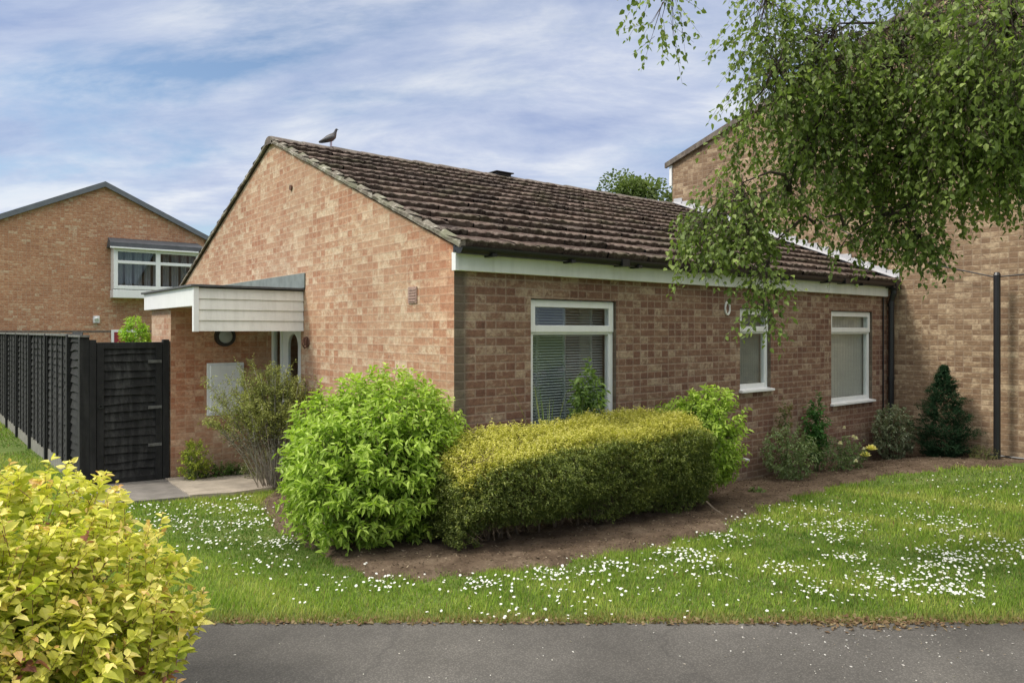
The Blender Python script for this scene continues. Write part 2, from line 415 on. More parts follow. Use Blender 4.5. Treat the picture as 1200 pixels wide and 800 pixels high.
def shrub(name, label, cat, x, y, rx, ry, h, n, slen, per, L, W, cols, seed=1, group=None, base=.0, spread=.8,
          up=.35, mat='leaf', zmin=-.6, inner=.3, stems=14, lowfrac=.12, rot=0, stemr=.008, amp=.16, pw=2.0, smat='stem', droop=.2, hang=0):
    z0 = Tz(x, y); root = empty(name, (x, y, z0), label, cat, group)
    c = np.array([x, y, z0 + base + (h-base)*.5]); rad = np.array([rx, ry, (h-base)*.5])
    D = dome_dirs(n, -1)
    sq = (np.abs(D)**pw).sum(1)**(-1/pw)             # superellipsoid
    Dn = D*sq[:, None]*lump(D, seed, amp)[:, None]
    depth = np.where(RS.rand(len(D)) < inner, RS.uniform(.3, .85, len(D)), RS.uniform(.86, 1.04, len(D)))
    B = Dn*depth[:, None]*rad
    if rot: 
        ca, sa = math.cos(rot), math.sin(rot); B = np.stack([B[:, 0]*ca-B[:, 1]*sa, B[:, 0]*sa+B[:, 1]*ca, B[:, 2]], 1)
    B = B + c
    SD = unit(D*.8 + np.array([0, 0, up]) + RS.normal(size=D.shape)*.35)
    SL = slen*RS.uniform(.6, 1.3, len(D))*np.where(RS.rand(len(D)) < .05, 1.5, 1)
    B = B - SD*(SL*.7)[:, None]
    P, E, t, idx = shoots(B, SD, SL, per, spread)
    E[:, 2] -= hang
    rn = RS.rand(len(P))
    hh = (P[:, 2]-z0)/h
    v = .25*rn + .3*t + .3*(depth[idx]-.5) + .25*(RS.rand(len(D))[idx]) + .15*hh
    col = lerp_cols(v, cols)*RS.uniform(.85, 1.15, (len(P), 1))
    ok = P[:, 2] > T(P[:, 0], P[:, 1])+.01
    P, E, col = P[ok], E[ok], col[ok]
    ls = RS.uniform(.65, 1.2, len(P))
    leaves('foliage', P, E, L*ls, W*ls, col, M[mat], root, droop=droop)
    k = max(3, stems); m = MB()
    for i in range(k):
        j = RS.randint(len(B)); e = B[j]; a = random.uniform(0, 6.28); q = random.uniform(0, .12)*max(rx, .2)*2
        s0 = Vector((x+math.cos(a)*q, y+math.sin(a)*q, z0-.03)); e = Vector(e)
        mid = s0.lerp(e, .5) + Vector((random.uniform(-.05, .05), random.uniform(-.05, .05), .08))
        m.tube([s0, s0.lerp(mid, .5), mid, e], [stemr, stemr*.85, stemr*.65, stemr*.3], 5)
    m.build('stems', M[smat], root, smooth=True)
    if n > 60:
        s = RS.rand(len(B)) < .8
        sticks('twigs', B[s], (B+SD*SL[:, None])[s], .0022, M[smat], root)
    return root

# ------------------------------------------------------------------ ground
def inpoly(X, Y, poly):
    ins = np.zeros(X.shape, bool); n = len(poly)
    for i in range(n):
        x1, y1 = poly[i]; x2, y2 = poly[(i+1) % n]
        c = ((y1 > Y) != (y2 > Y)) & (X < (x2-x1)*(Y-y1)/((y2-y1) if y2 != y1 else 1e-9)+x1)
        ins ^= c
    return ins
def segdist(X, Y, poly):
    d = np.full(X.shape, 1e9); n = len(poly)
    for i in range(n):
        x1, y1 = poly[i]; x2, y2 = poly[(i+1) % n]; dx, dy = x2-x1, y2-y1
        t = np.clip(((X-x1)*dx+(Y-y1)*dy)/(dx*dx+dy*dy+1e-9), 0, 1)
        d = np.minimum(d, np.hypot(X-x1-t*dx, Y-y1-t*dy))
    return d
def grid_obj(name, xs, ys, zf, mat, mask=None, kind='structure'):
    X, Y = np.meshgrid(xs, ys); Z = zf(X, Y); V = np.stack([X, Y, Z], -1).reshape(-1, 3)
    nx = len(xs); i, j = np.meshgrid(np.arange(len(xs)-1), np.arange(len(ys)-1))
    a = (j*nx+i).ravel(); Fc = np.stack([a, a+1, a+nx+1, a+nx], 1)
    if mask is not None:
        cx = V[Fc].mean(1); Fc = Fc[mask(cx[:, 0], cx[:, 1])]
        used = np.unique(Fc); re = np.zeros(len(V), int); re[used] = np.arange(len(used)); V = V[used]; Fc = re[Fc]
    o = quick(name, V, Fc, mat, smooth=True); o['kind'] = kind; return o
def spaced(a, b, step, far):
    core = np.arange(a, b+step, step); out = [core[0]-step*1.5**k*1.6 for k in range(1, 40)]
    lo = []; s = step; p = core[0]
    while p > -far: s *= 1.35; p -= s; lo.append(p)
    hi = []; s = step; p = core[-1]
    while p < far: s *= 1.35; p += s; hi.append(p)
    return np.array(lo[::-1]+list(core)+hi)
grid_obj('ground', spaced(-9, 12, .25, 500), spaced(-9, 24, .25, 500), T, M['lawn'])

BED = [(.02, 3.1), (-.35, 3.05), (-.62, 2.66), (-.9, 2.2), (-1.21, .77), (-1.27, -.2), (-1.2, -.86), (-.86, -1.16), (-.39, -1.33), (.49, -1.45), (1.3, -1.5),
       (1.95, -1.42), (3.0, -1.08), (3.9, -.96), (4.9, -.90), (5.76, -1.08), (6.4, -1.34), (6.95, -1.63), (7.4, -1.75), (7.99, -1.8), (7.99, .05), (.02, .05)]
def bed_sd(x, y):
    w = .05*np.sin(x*7+y*3)+.035*np.sin(x*17-y*11)+.02*np.sin(x*41+y*37)
    X, Y = np.asarray(x, float)+w*.6, np.asarray(y, float)+w
    return np.where(inpoly(X, Y, BED), 1, -1)*segdist(X, Y, BED)
def bed_mask(x, y): return (bed_sd(x, y) > 0) & (y < 3.1)
def bedz(x, y):
    q = bed_sd(x, y)
    return T(x, y) + .035*np.clip(q/.10, -1, 1) + .010*np.sin(x*19+y*7)*np.sin(y*23-x*5)*sm(q/.1)
grid_obj('garden_bed_soil', np.arange(-1.6, 8.02, .045), np.arange(-2.1, 3.2, .045), bedz, M['soil'], lambda x, y: (bed_sd(x, y) > -.08) & (y < 3.1))

# asphalt footpath square to the view
def strip(name, r0, r1, d0, d1, dz, mat, n=60, wob=0):
    V, Fc = [], []; rows = 4
    for i in range(n+1):
        r = r0+(r1-r0)*i/n
        for k in range(rows+1):
            d = d0+(d1-d0)*k/rows
            if k == rows and wob: d += wob*(math.sin(r*9)+.6*math.sin(r*23+1)+.5*math.sin(r*51))
            x, y = cw(r, d); V.append((x, y, Tz(x, y)+dz))
    for i in range(n):
        for k in range(rows):
            a = i*(rows+1)+k; Fc.append((a, a+rows+1, a+rows+2, a+1))
    o = quick(name, V, Fc, mat); o['kind'] = 'structure'; return o
strip('footpath', -40, 40, 2.75, 4.17, .005, M['asphalt'], 900, .012)

CONC = [(-1.25, 4.38), (-.01, 4.38), (-.01, 3.12), (-.42, 2.95), (-.92, 2.85), (-1.35, 2.95)]
PAV = [(-2.06, 4.7), (-1.20, 4.7), (-1.25, 4.38), (-1.35, 2.95), (-1.75, 3.0), (-2.2, 3.1), (-2.3, 4.2)]
def slab(name, poly, mat, dz):
    m = MB(); top = [(x, y, Tz(x, y)+dz) for x, y in poly]; m.poly(top)
    for i in range(len(poly)):
        a, b = top[i], top[(i+1) % len(poly)]
        m.poly([(a[0], a[1], a[2]-.1), (b[0], b[1], b[2]-.1), b, a])
    return m.build(name, mat, kind='structure')
slab('path', CONC, M['conc'], .045); slab('paving', PAV, M['paving'], .03)

# grass blades
BUSH1 = (-.68, .08)
def lawn_ok(X, Y):
    d = (X-CX)*VX+(Y-CY)*VY
    rg = np.random.RandomState(6).rand(*X.shape)**3*.16
    return (d > 4.13+.05*np.sin(X*9)*np.sin(Y*7+X*23)-.05*(np.random.RandomState(5).rand(*X.shape) < .12)) & ~((bed_sd(X, Y) > rg) & (Y < 3.1)) & ~inpoly(X, Y, CONC) & ~inpoly(X, Y, PAV) & \
        ~((X > 0) & (Y > 0)) & ~((X > -1.22) & (Y > 4.3)) & ~((X > -2.12) & (Y > 5)) & (X < 7.96) & ~((X > 7.35) & (Y > -4) & (Y < -1.2))
def pts(n, r0, r1, d0, d1):
    out = []
    d = RS.uniform(d0, d1, n); r = RS.uniform(r0, r1, n); return cw(r, d)
def noise2(X, Y, s, seed=0):
    r = np.random.RandomState(seed); v = 0
    for k in range(6):
        a = r.uniform(0, 6.28); f = s*r.uniform(.6, 1.8); v = v + np.sin((X*math.cos(a)+Y*math.sin(a))*f+r.uniform(0, 6.28))
    return v/6*1.7
def grass(zones):
    VV, CC = [], []
    for (n, r0, r1, d0, d1, hh, ww) in zones:
        X, Y = pts(n, r0, r1, d0, d1); ok = lawn_ok(X, Y); X, Y = X[ok], Y[ok]; N = len(X)
        Z = T(X, Y); d = (X-CX)*VX+(Y-CY)*VY
        pn = noise2(X, Y, 2.2, 3); h = hh*RS.uniform(.5, 1.25, N)*(1+.35*pn+.3*noise2(X, Y, 11, 15))
        a = RS.uniform(0, 6.28, N); lean = RS.uniform(.1, .9, N)*h; w = ww*RS.uniform(.7, 1.3, N)
        P = np.stack([X, Y, Z], 1); s = np.stack([np.cos(a), np.sin(a), a*0], 1); q = np.stack([-np.sin(a), np.cos(a), a*0], 1)
        tip = P + q*lean[:, None] + np.array([0, 0, 1.])*h[:, None]
        VV.append(np.stack([P-s*w[:, None]*.5, P+s*w[:, None]*.5, tip], 1).reshape(-1, 3))
        tt = np.clip(.48+.38*pn+.22*noise2(X, Y, 9, 14)+RS.normal(size=N)*.2, 0, 1)
        c = lerp_cols(tt, [(.08, .16, .022), (.17, .28, .036), (.265, .375, .05), (.42, .45, .12)])
        edge = np.minimum(sm((d-4.17)/.22), 1); edge = np.clip(edge+.25*RS.normal(size=N), 0, 1)[:, None]
        dry = lerp_cols(RS.rand(N), [(.20, .13, .06), (.30, .25, .10), (.16, .18, .05)])
        far = (RS.rand(N) < .06)[:, None]
        c = dry*(1-edge)+c*edge; c = np.where(far, dry, c)
        CC.append(np.repeat(c, 3, 0))
    V = np.concatenate(VV); C = np.concatenate(CC)
    o = quick('lawn_grass', V, np.arange(len(V)).reshape(-1, 3), M['leaf_matt'], col=C)
    tag(o, 'short green lawn grass between the house and the asphalt footpath', 'grass', kind='stuff')
grass([(150000, -4.4, 5.2, 4.15, 6.0, .032, .0055), (110000, -5.5, 7, 6.0, 8.5, .036, .008), (60000, -8, 9, 8.5, 12.5, .04, .012), (30000, -14, -4, 12.5, 22, .05, .02)])

# daisies: clusters
CL = [(-1.9, 1.8, .35, 60), (-1.55, 1.3, .3, 60), (-1.7, -.2, .3, 45), (-1.9, 2.5, .25, 40), (-1.5, -.9, .3, 35), (-.9, -1.9, .35, 35), (.2, -2.5, .5, 40), (-1.44, 2.12, .3, 60), (-1.12, 1.87, .28, 70), (-1.38, .34, .22, 90), (-1.3, 1.15, .22, 70), (-1.24, -1.1, .16, 40), (-.82, -1.48, .16, 55), (-.32, -1.62, .16, 60),
      (.1, -1.72, .2, 60), (.75, -1.84, .22, 110), (.45, -2.1, .3, 50), (1.5, -1.75, .25, 50), (2.2, -1.6, .3, 50), (2.6, -2.05, .22, 90), (2.1, -2.2, .2, 40), (.73, -2.9, .2, 50), (1.21, -3.09, .22, 130),
      (1.38, -3.42, .18, 90), (1.61, -2.67, .16, 60), (2.2, -3.1, .22, 130), (2.87, -3.04, .3, 90), (3.4, -2.6, .3, 80), (1.75, -3.2, .2, 110), (1.01, -2.5, .15, 40), (-1.8, .67, .25, 50), (-1.85, 1.4, .25, 30), (3.6, -1.9, .6, 60),
      (4.8, -2.3, .7, 60), (1.3, -2.2, 1.0, 60), (-.6, -2.0, .5, 30), (-3.2, 5.5, .9, 60), (5.8, -2.0, .5, 25), (3.0, -1.45, .35, 40), (2.55, -3.45, .3, 110), (-1.0, 2.45, .12, 25), (-.3, -1.9, .4, 50)]
def daisies():
    X = np.concatenate([RS.normal(c[0], c[2]*.6, int(c[3]*.9)) for c in CL]); Y = np.concatenate([RS.normal(c[1], c[2]*.6, int(c[3]*.9)) for c in CL])
    ok = lawn_ok(X, Y); X, Y = X[ok], Y[ok]; N = len(X); Z = T(X, Y)+RS.uniform(.03, .055, N)
    r = RS.uniform(.006, .0105, N); nrm = unit(RS.normal(size=(N, 3))*.3+np.array([-.15, -.1, 1.])); A = unit(np.cross(nrm, RS.normal(size=(N, 3)))); B = np.cross(nrm, A)
    P = np.stack([X, Y, Z], 1); V, Cc = [P], [np.tile([.62, .45, .05], (N, 1))]
    V = []
    ring = [P+(A*math.cos(k*.785)+B*math.sin(k*.785))*r[:, None]+nrm*(r*.25*(k % 2))[:, None] for k in range(8)]
    V = np.stack(ring, 1).reshape(-1, 3); i = np.arange(N)[:, None]*8
    Fc = i+np.arange(8)[None, :]
    o = quick('daisies', V, Fc, M['petal'], col=np.tile([.80, .80, .78], (N*8, 1)))
    tag(o, 'white daisies scattered in drifts across the lawn', 'daisies', kind='stuff')
    eye = np.stack([P+nrm*.002+(A*math.cos(k*1.257)+B*math.sin(k*1.257))*(r*.3)[:, None] for k in range(5)], 1).reshape(-1, 3)
    quick('centres', eye, np.arange(N)[:, None]*5+np.arange(5)[None, :], M['petal'], o, col=np.tile([.6, .42, .04], (N*5, 1)))
    quick('stalks', np.stack([P, P+np.array([.0015, 0, 0]), P-np.array([0, 0, .05])], 1).reshape(-1, 3), np.arange(N*3).reshape(-1, 3), M['leaf_matt'], o, col=np.tile([.1, .2, .04], (N*3, 1)))
daisies()
# blossom litter on the footpath, bark chips on the bed, clover-like weeds
def litter(name, label, cat, X, Y, zoff, size, cols, mat, up=.6):
    N = len(X); P = np.stack([X, Y, T(X, Y)+zoff], 1); a = RS.uniform(0, 6.28, N)
    D = np.stack([np.cos(a), np.sin(a), RS.uniform(0, up, N)], 1)
    s = size*RS.uniform(.4, 1.3, N)
    o = leaves(name, P, D, s, s*RS.uniform(.3, .8, N), lerp_cols(RS.rand(N), cols), mat, fold=.1, droop=0, six=False)
    return tag(o, label, cat, kind='stuff')
r_ = np.concatenate([RS.normal(1.9, .42, 210), RS.uniform(-1.5, 2.6, 90)]); d_ = np.concatenate([RS.normal(3.85, .22, 210), RS.uniform(3.3, 4.15, 90)])
X, Y = cw(r_, np.clip(d_, 2.8, 4.2)); litter('blossom_litter', 'fallen pale petals and crumbs scattered on the asphalt path', 'litter', X, Y, .008, .013, [(.5, .48, .45), (.7, .68, .66), (.25, .2, .15)], M['petal'], .2)
X = RS.uniform(-1.3, 7.9, 26000); Y = RS.uniform(-1.9, 2.9, 26000); ok = bed_mask(X, Y); X, Y = X[ok], Y[ok]
N = len(X); P = np.stack([X, Y, bedz(X, Y)+.004], 1); a = RS.uniform(0, 6.28, N)
o = leaves('bark_chips', P, np.stack([np.cos(a), np.sin(a), RS.uniform(-.1, .5, N)], 1), RS.uniform(.008, .035, N), RS.uniform(.005, .014, N),
           lerp_cols(RS.rand(N)**1.5, [(.04, .028, .02), (.11, .077, .052), (.21, .155, .11), (.42, .34, .25)]), M['leaf_matt'], fold=.15, droop=0, six=False)
tag(o, 'dark brown bark chips and dead leaves covering the flower bed', 'mulch', kind='stuff')
r_ = np.concatenate([RS.uniform(-3, 5, 1700), RS.normal(2.0, .25, 400)]); d_ = 4.17+np.concatenate([np.abs(RS.normal(0, .035, 1700)), RS.normal(.02, .05, 400)]); X, Y = cw(r_, d_-.03)
litter('edge_thatch', 'dry brown thatch and crumbs along the edge of the footpath', 'thatch', X, Y, .008, .03, [(.12, .075, .04), (.22, .14, .08), (.3, .24, .13)], M['leaf_matt'], .5)

# ------------------------------------------------------------------ bungalow
house = empty('bungalow', (4, 4.2, 0), 'single storey brown brick bungalow with dark tiled pitched roof and white window frames', 'house')
SL = .403; EZ = 2.68; EY = -.13; RY = 4.2
def roofz(y): return EZ + SL*(y-EY) if y <= RY else EZ + SL*(2*RY-EY-y)
def wall_grid(fixed, c, a0, a1, z0, z1, holes, mb, reveal=.1):
    """fixed 'y' -> wall in plane y=c spanning x a0..a1; 'x' -> plane x=c. holes (a,b,z,w). reveals go inward (+)"""
    A = sorted({a0, a1, *[h[0] for h in holes], *[h[1] for h in holes]}); Zs = sorted({z0, z1, *[h[2] for h in holes], *[h[3] for h in holes]})
    def pt(a, z, o=0): return (a, c+o, z) if fixed == 'y' else (c+o, a, z)
    for i in range(len(A)-1):
        for j in range(len(Zs)-1):
            ca, cz = (A[i]+A[i+1])/2, (Zs[j]+Zs[j+1])/2
            if any(h[0] < ca < h[1] and h[2] < cz < h[3] for h in holes): continue
            mb.poly([pt(A[i], Zs[j]), pt(A[i+1], Zs[j]), pt(A[i+1], Zs[j+1]), pt(A[i], Zs[j+1])])
    for (a, b, z, w) in holes:
        for p, q in (((a, z), (a, w)), ((b, z), (b, w)), ((a, z), (b, z)), ((a, w), (b, w))):
            mb.poly([pt(*p), pt(*q), pt(*q, reveal), pt(*p, reveal)])
WIN = [(.857, 1.995, .88, 2.235), (4.13, 4.78, 1.22, 2.21), (6.25, 7.42, .93, 2.215)]
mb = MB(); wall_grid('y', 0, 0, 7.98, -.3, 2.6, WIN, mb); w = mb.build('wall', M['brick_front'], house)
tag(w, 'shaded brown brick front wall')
mb = MB(); DOOR = (3.27, 4.36, .12, 2.12)
wall_grid('x', 0, 0, 8.4, -.3, 2.45, [DOOR], mb)
mb.poly([(0, 0, 2.45), (0, 8.4, 2.45), (0, 8.4, roofz(8.4)-.04), (0, 4.2, roofz(4.2)-.04), (0, 0, roofz(0)-.04)])
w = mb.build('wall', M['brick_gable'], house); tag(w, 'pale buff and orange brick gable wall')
mb = MB(); mb.poly([(0, 8.4, -.4), (7.98, 8.4, -.4), (7.98, 8.4, 2.6), (0, 8.4, 2.6)])
mb.poly([(7.985, 0, -.4), (7.985, 8.4, -.4), (7.985, 8.4, 2.6), (7.985, 4.2, 4.38), (7.985, 0, 2.6)]); mb.build('wall', M['brick_gable'], house)
mb = MB(); mb.box(.3, 2.2, -.2, 7.6, 2.3, 2.4); mb.box(.05, .05, 2.4, 7.95, 8.3, 2.43); mb.box(.05, .12, -.25, 7.95, 8.3, .1); mb.build('interior', M['plaster'], house)

# roof tiles
def tiles(y_sign):
    g = .335; Ls = math.hypot(RY-EY, SL*(RY-EY)); nc = math.ceil(Ls/g); ux = math.cos(math.atan(SL)); uz = math.sin(math.atan(SL))
    VV, FF, CC = [], [], []; b = 0; segs = 10; x0 = -.035; tw = .295; nt = 28
    for k in range(nc):
        s0 = k*g; s1 = min((k+1)*g+.06, Ls)
        for j in range(nt):
            off = 0
            xa = x0+j*tw; xb = min(xa+tw-.004, 8.0)
            if xa >= 7.98: continue
            ds = random.gauss(0, .010); dz = abs(random.gauss(0, .006)); tilt = random.gauss(0, .005)
            rnd = min(1, max(0, random.gauss(.45, .22))); r2 = random.random()
            rows = [(s0+ds, .052+dz, 1), (s0+ds+.014, .060+dz, 1), ((s0+s1)/2, .034, .0), (s1, .006, 0)]
            for (s, h, e) in [(s0+ds+.004, .004, 0)]+rows:
                for q in range(segs+1):
                    u = q/segs; x = xa+(xb-xa)*u
                    prof = .015*math.exp(-(((u*2) % 1-.5)/.17)**2) if h > .01 else 0
                    hh = h+prof+tilt*(u-.5)*2
                    yy = s*ux - hh*uz; zz = s*uz + hh*ux
                    Y = EY+yy; 
                    if y_sign < 0: Y = 2*RY-Y
                    VV.append((x, Y, EZ-.035+zz)); CC.append((rnd, 1.0 if e else r2*.5, 0))
            for r in range(4):
                for q in range(segs):
                    a = b+r*(segs+1)+q; FF.append((a, a+1, a+segs+2, a+segs+1))
            b += 5*(segs+1)
    return np.array(VV), np.array(FF), np.array(CC)
Va, Fa, Ca = tiles(1); Vb, Fb, Cb = tiles(-1)
roof = quick('roof', np.concatenate([Va, Vb]), np.concatenate([Fa, Fb+len(Va)]), M['tile'], house, col=np.concatenate([Ca, Cb]))
# roof underlay
mb = MB(); zz = -.05
mb.poly([(-.02, EY+.03, EZ+zz), (7.98, EY+.03, EZ+zz), (7.98, RY, roofz(RY)+zz), (-.02, RY, roofz(RY)+zz)])
mb.poly([(-.02, 2*RY-EY, EZ+zz), (7.98, 2*RY-EY, EZ+zz), (7.98, RY, roofz(RY)+zz), (-.02, RY, roofz(RY)+zz)])
mb.build('underlay', M['dark'], roof)
# ridge tiles
mb = MB(); x = -.05; 
while x < 7.95:
    L = .43; e = random.uniform(-.006, .006); zc = roofz(RY)-.085+e; n = 8; b = len(mb.v)
    for (xx, rr) in ((x, .125), (x+.02, .13), (x+L-.012, .118), (x+L, .112)):
        for q in range(n+1):
            a = math.pi*q/n; mb.v.append((xx, RY+rr*1.15*math.cos(a), zc+rr*.82*math.sin(a)))
    for r in range(3):
        for q in range(n):
            a = b+r*(n+1)+q; mb.f.append((a, a+1, a+n+2, a+n+1))
    mb.f.append(tuple(b+q for q in range(n+1)))
    for q in range(5):   # mortar dabs
        mx = x+L*q/5; mb.box(mx, RY-.16-random.uniform(0, .02), zc-.02, mx+.07, RY-.1, zc+.02+random.uniform(0, .015))
    x += L
mb.build('ridge', M['ridge'], roof, smooth=False)
# verges
def verge(x0, x1, name='verge'):
    for sgn in (1, -1):
        mb = MB(); n = 44; P = []
        for i in range(n+1):
            y = (EY-.02) + (RY-EY+.02)*i/n; z = EZ+SL*(y-EY); Y = y if sgn > 0 else 2*RY-y
            j = [random.uniform(-.007, .007) for _ in range(6)]
            P.append([(x0+j[0], Y, z-.04+j[1]*.5), (x1, Y, z-.04), (x1, Y, z+.024+j[2]), (x0+.045+j[3], Y, z+.020+j[4]), (x0+j[5], Y, z-.008+j[1])])
        b = len(mb.v)
        for q in P: mb.v += q
        for i in range(n):
            for k in range(5):
                a = b+i*5; mb.f.append((a+k, a+(k+1) % 5, a+5+(k+1) % 5, a+5+k))
        mb.f.append(tuple(b+k for k in range(5))); mb.f.append(tuple(b+n*5+k for k in range(5)))
        mb.build(name, M['verge'], roof)
verge(-.045, .015)
# ridge vent terminal
mb = MB(); zr = roofz(RY)+.06; zr -= .05; mb.box(3.60, RY-.1, zr-.02, 3.88, RY+.1, zr+.02); mb.box(3.56, RY-.13, zr+.02, 3.92, RY+.13, zr+.04)
mb.build('ridge_vent', M['black_pl'], roof, bevel=.008)
# fascia and gutter
mb = MB(); mb.box(-.025, -.055, 2.448, 7.80, -.002, 2.60); mb.build('fascia', M['fascia'], house, bevel=.004)
mb = MB(); mb.box(-.0255, -.059, 2.446, .012, -.0, 2.603); mb.build('fascia_end', M['white'], house, bevel=.003)
mb = MB(); n = 10
b = 0
for x in (-.03, 7.9):
    for q in range(n+1):
        a = math.pi+math.pi*q/n; mb.v.append((x, -.115+.058*math.cos(a), 2.645+.062*math.sin(a)))
    for q in range(n+1):
        a = 2*math.pi-math.pi*q/n; mb.v.append((x, -.115+.052*math.cos(a), 2.645+.056*math.sin(a)))
k = 2*(n+1)
for q in range(k): mb.f.append((q, (q+1) % k, k+(q+1) % k, k+q))
mb.f.append(tuple(range(n+1))); mb.f.append(tuple(range(k, k+n+1)))
mb.box(-.03, -.06, 2.6, 7.9, -.03, 2.66)
for i in range(9):
    x = .28+i*.93; mb.box(x, -.178, 2.572, x+.05, -.05, 2.6)
for i in range(3):
    x = 1.9+i*2.2; mb.box(x, -.182, 2.578, x+.1, -.05, 2.65)
mb.build('gutter', M['black_pl'], house)
mb = MB(); mb.tube([(7.86, -.115, 2.60), (7.86, -.115, 2.5), (7.86, -.075, 2.38), (7.86, -.07, .35), (7.86, -.07, .03)], .042, 12)
for z in (2.3, 1.2, .5): mb.tube([(7.86, -.07, z), (7.86, -.07, z+.05)], .05, 12)
mb.box(7.80, -.18, 2.55, 7.95, -.06, 2.68)
mb.build('downpipe', M['black_pl'], house, smooth=False)
mb = MB(); mb.tube([(7.72, -.022, 2.44), (7.72, -.02, .3)], .012, 6); mb.build('cable', M['black_pl'], house)

def window(parent, x0, x1, z0, z1, yw, trans, blind=None, rec=.045, sill=True, label=None, fw=.06, sash='top'):
    y = yw+rec; mb = MB()
    def frame(a, b, c, d, w, ya, yb):
        mb.box(a, ya, c, a+w, yb, d); mb.box(b-w, ya, c, b, yb, d); mb.box(a+w, ya, d-w, b-w, yb, d); mb.box(a+w, ya, c, b-w, yb, c+w)
    g = .004
    frame(x0+g, x1-g, z0+g, z1-g, fw, y, y+.06)
    mb.box(x0+fw, y+.0015, trans-.03, x1-fw, y+.058, trans+.03)
    if sash: frame(x0+.012, x1-.012, trans-.004, z1-.012, .065, y-.018, y-.001)
    w = mb.build('window', M['white'], parent, bevel=.004); fw_ = w
    if label: tag(w, label)
    mb = MB(); mb.poly([(x0+fw-.005, y+.022, z0+fw-.005), (x1-fw+.005, y+.022, z0+fw-.005), (x1-fw+.005, y+.022, trans-.025), (x0+fw-.005, y+.022, trans-.025)]); mb.build('pane', M['glass'], w)
    mb = MB(); mb.poly([(x0+fw-.005, y+.012, trans+.025), (x1-fw+.005, y+.012, trans+.025), (x1-fw+.005, y+.012, z1-fw+.005), (x0+fw-.005, y+.012, z1-fw+.005)]); mb.build('pane', M['glass'], w)
    if blind == 'slats':
        mb = MB(); z = z0+.03; yb = yw+.17
        while z < z1-.05:
            mb.hexa([(x0+.02, yb-.012, z-.008), (x1-.03, yb-.012, z-.008), (x1-.03, yb+.012, z+.005), (x0+.02, yb+.012, z+.005),
                     (x0+.02, yb-.012, z-.0065), (x1-.03, yb-.012, z-.0065), (x1-.03, yb+.012, z+.0065), (x0+.02, yb+.012, z+.0065)])
            z += .027
        for xx in (x0+.2, (x0+x1)/2, x1-.2): mb.box(xx, yb-.02, z0, xx+.003, yb+.02, z1)
        mb.build('blind', M['slat'], w)
    elif blind:
        mb = MB(); n = 30
        for i in range(n):
            a, b = x0+(x1-x0)*i/n, x0+(x1-x0)*(i+1)/n; k = .004*(-1)**i
            mb.poly([(a, yw+.13+k, z0), (b, yw+.13-k, z0), (b, yw+.13-k, z1), (a, yw+.13+k, z1)])
        mb.build('blind', M[blind], w)
    if sill:
        mb = MB(); mb.hexa([(x0-.02, yw-.05, z0-.03), (x1+.02, yw-.05, z0-.03), (x1+.02, y+.02, z0-.03), (x0-.02, y+.02, z0-.03),
                            (x0-.02, yw-.05, z0-.003), (x1+.02, yw-.05, z0-.003), (x1+.02, y+.02, z0+.012), (x0-.02, y+.02, z0+.012)])
        mb.build('sill', M['white'], w, bevel=.003)
    return w
fw1 = window(house, *WIN[0], 0, 1.925, 'slats', label='wide white window with open slatted blinds behind the hedge')
mb = MB()
for (xa, xb) in ((1.08, 1.24), (1.80, 1.97)):
    for i in range(8):
        a = xa+(xb-xa)*i/8; b_ = xa+(xb-xa)*(i+1)/8; k = .02*(-1)**i; mb.poly([(a, .32+k, .85), (b_, .32-k, .85), (b_, .32-k, 2.3), (a, .32+k, 2.3)])
mb.build('curtain', M['blind'], fw1)
window(house, *WIN[1], 0, 1.93, 'blind_dk', label='narrow white window beside the hanging birch leaves')
window(house, *WIN[2], 0, 1.92, 'blind', label='white window with a drawn plain grey blind near the downpipe')
# pale sticker on the lower pane
# front door in the gable wall
mb = MB(); X0 = .05; y0, y1, z0, z1 = DOOR[0]+.004, DOOR[1]-.004, DOOR[2], DOOR[3]-.004
for (a, b, c, d) in ((y0, y0+.06, z0, z1), (y1-.06, y1, z0, z1), (y0+.06, y1-.06, z1-.06, z1), (y0+.06, y1-.06, z0, z0+.05), (4.0, 4.06, z0+.05, z1-.06), (4.06, y1-.06, 1.0, 1.06)):
    mb.box(X0, a, c, X0+.06, b, d)
fr = mb.build('door_frame', M['white'], house, bevel=.004)
mb = MB(); mb.poly([(X0+.02, 4.05, z0+.04), (X0+.02, y1-.05, z0+.04), (X0+.02, y1-.05, z1-.05), (X0+.02, 4.05, z1-.05)]); mb.build('pane', M['glass'], fr)
mb = MB(); da, db = y0+.062, 3.998; cy = (da+db)/2
mb.box(X0+.012, da, z0+.05, X0+.052, db, .98)
mb.box(X0+.012, da, .98, X0+.052, cy-.16, z1-.062); mb.box(X0+.012, cy+.16, .98, X0+.052, db, z1-.062)
n = 10; top = z1-.062
for i in range(n):          # arched head over the glazing
    a0 = math.pi*i/n; a1 = math.pi*(i+1)/n
    ya, za = cy+.16*math.cos(a0), 1.74+.16*math.sin(a0); yb, zb = cy+.16*math.cos(a1), 1.74+.16*math.sin(a1)
    mb.hexa([(X0+.012, yb, zb), (X0+.052, yb, zb), (X0+.052, ya, za), (X0+.012, ya, za), (X0+.012, yb, top), (X0+.052, yb, top), (X0+.052, ya, top), (X0+.012, ya, top)])
for (za, zb) in ((.25, .52), (.58, .9)):
    for (ya, yb) in ((da+.07, cy-.03), (cy+.03, db-.07)): mb.box(X0+.004, ya, za, X0+.0125, yb, zb)
door = mb.build('front_door', M['white'], house, bevel=.003)
mb = MB(); mb.poly([(X0+.028, cy-.165, .975), (X0+.028, cy+.165, .975), (X0+.028, cy+.165, 1.91), (X0+.028, cy-.165, 1.91)]); mb.build('pane', M['glass'], door)
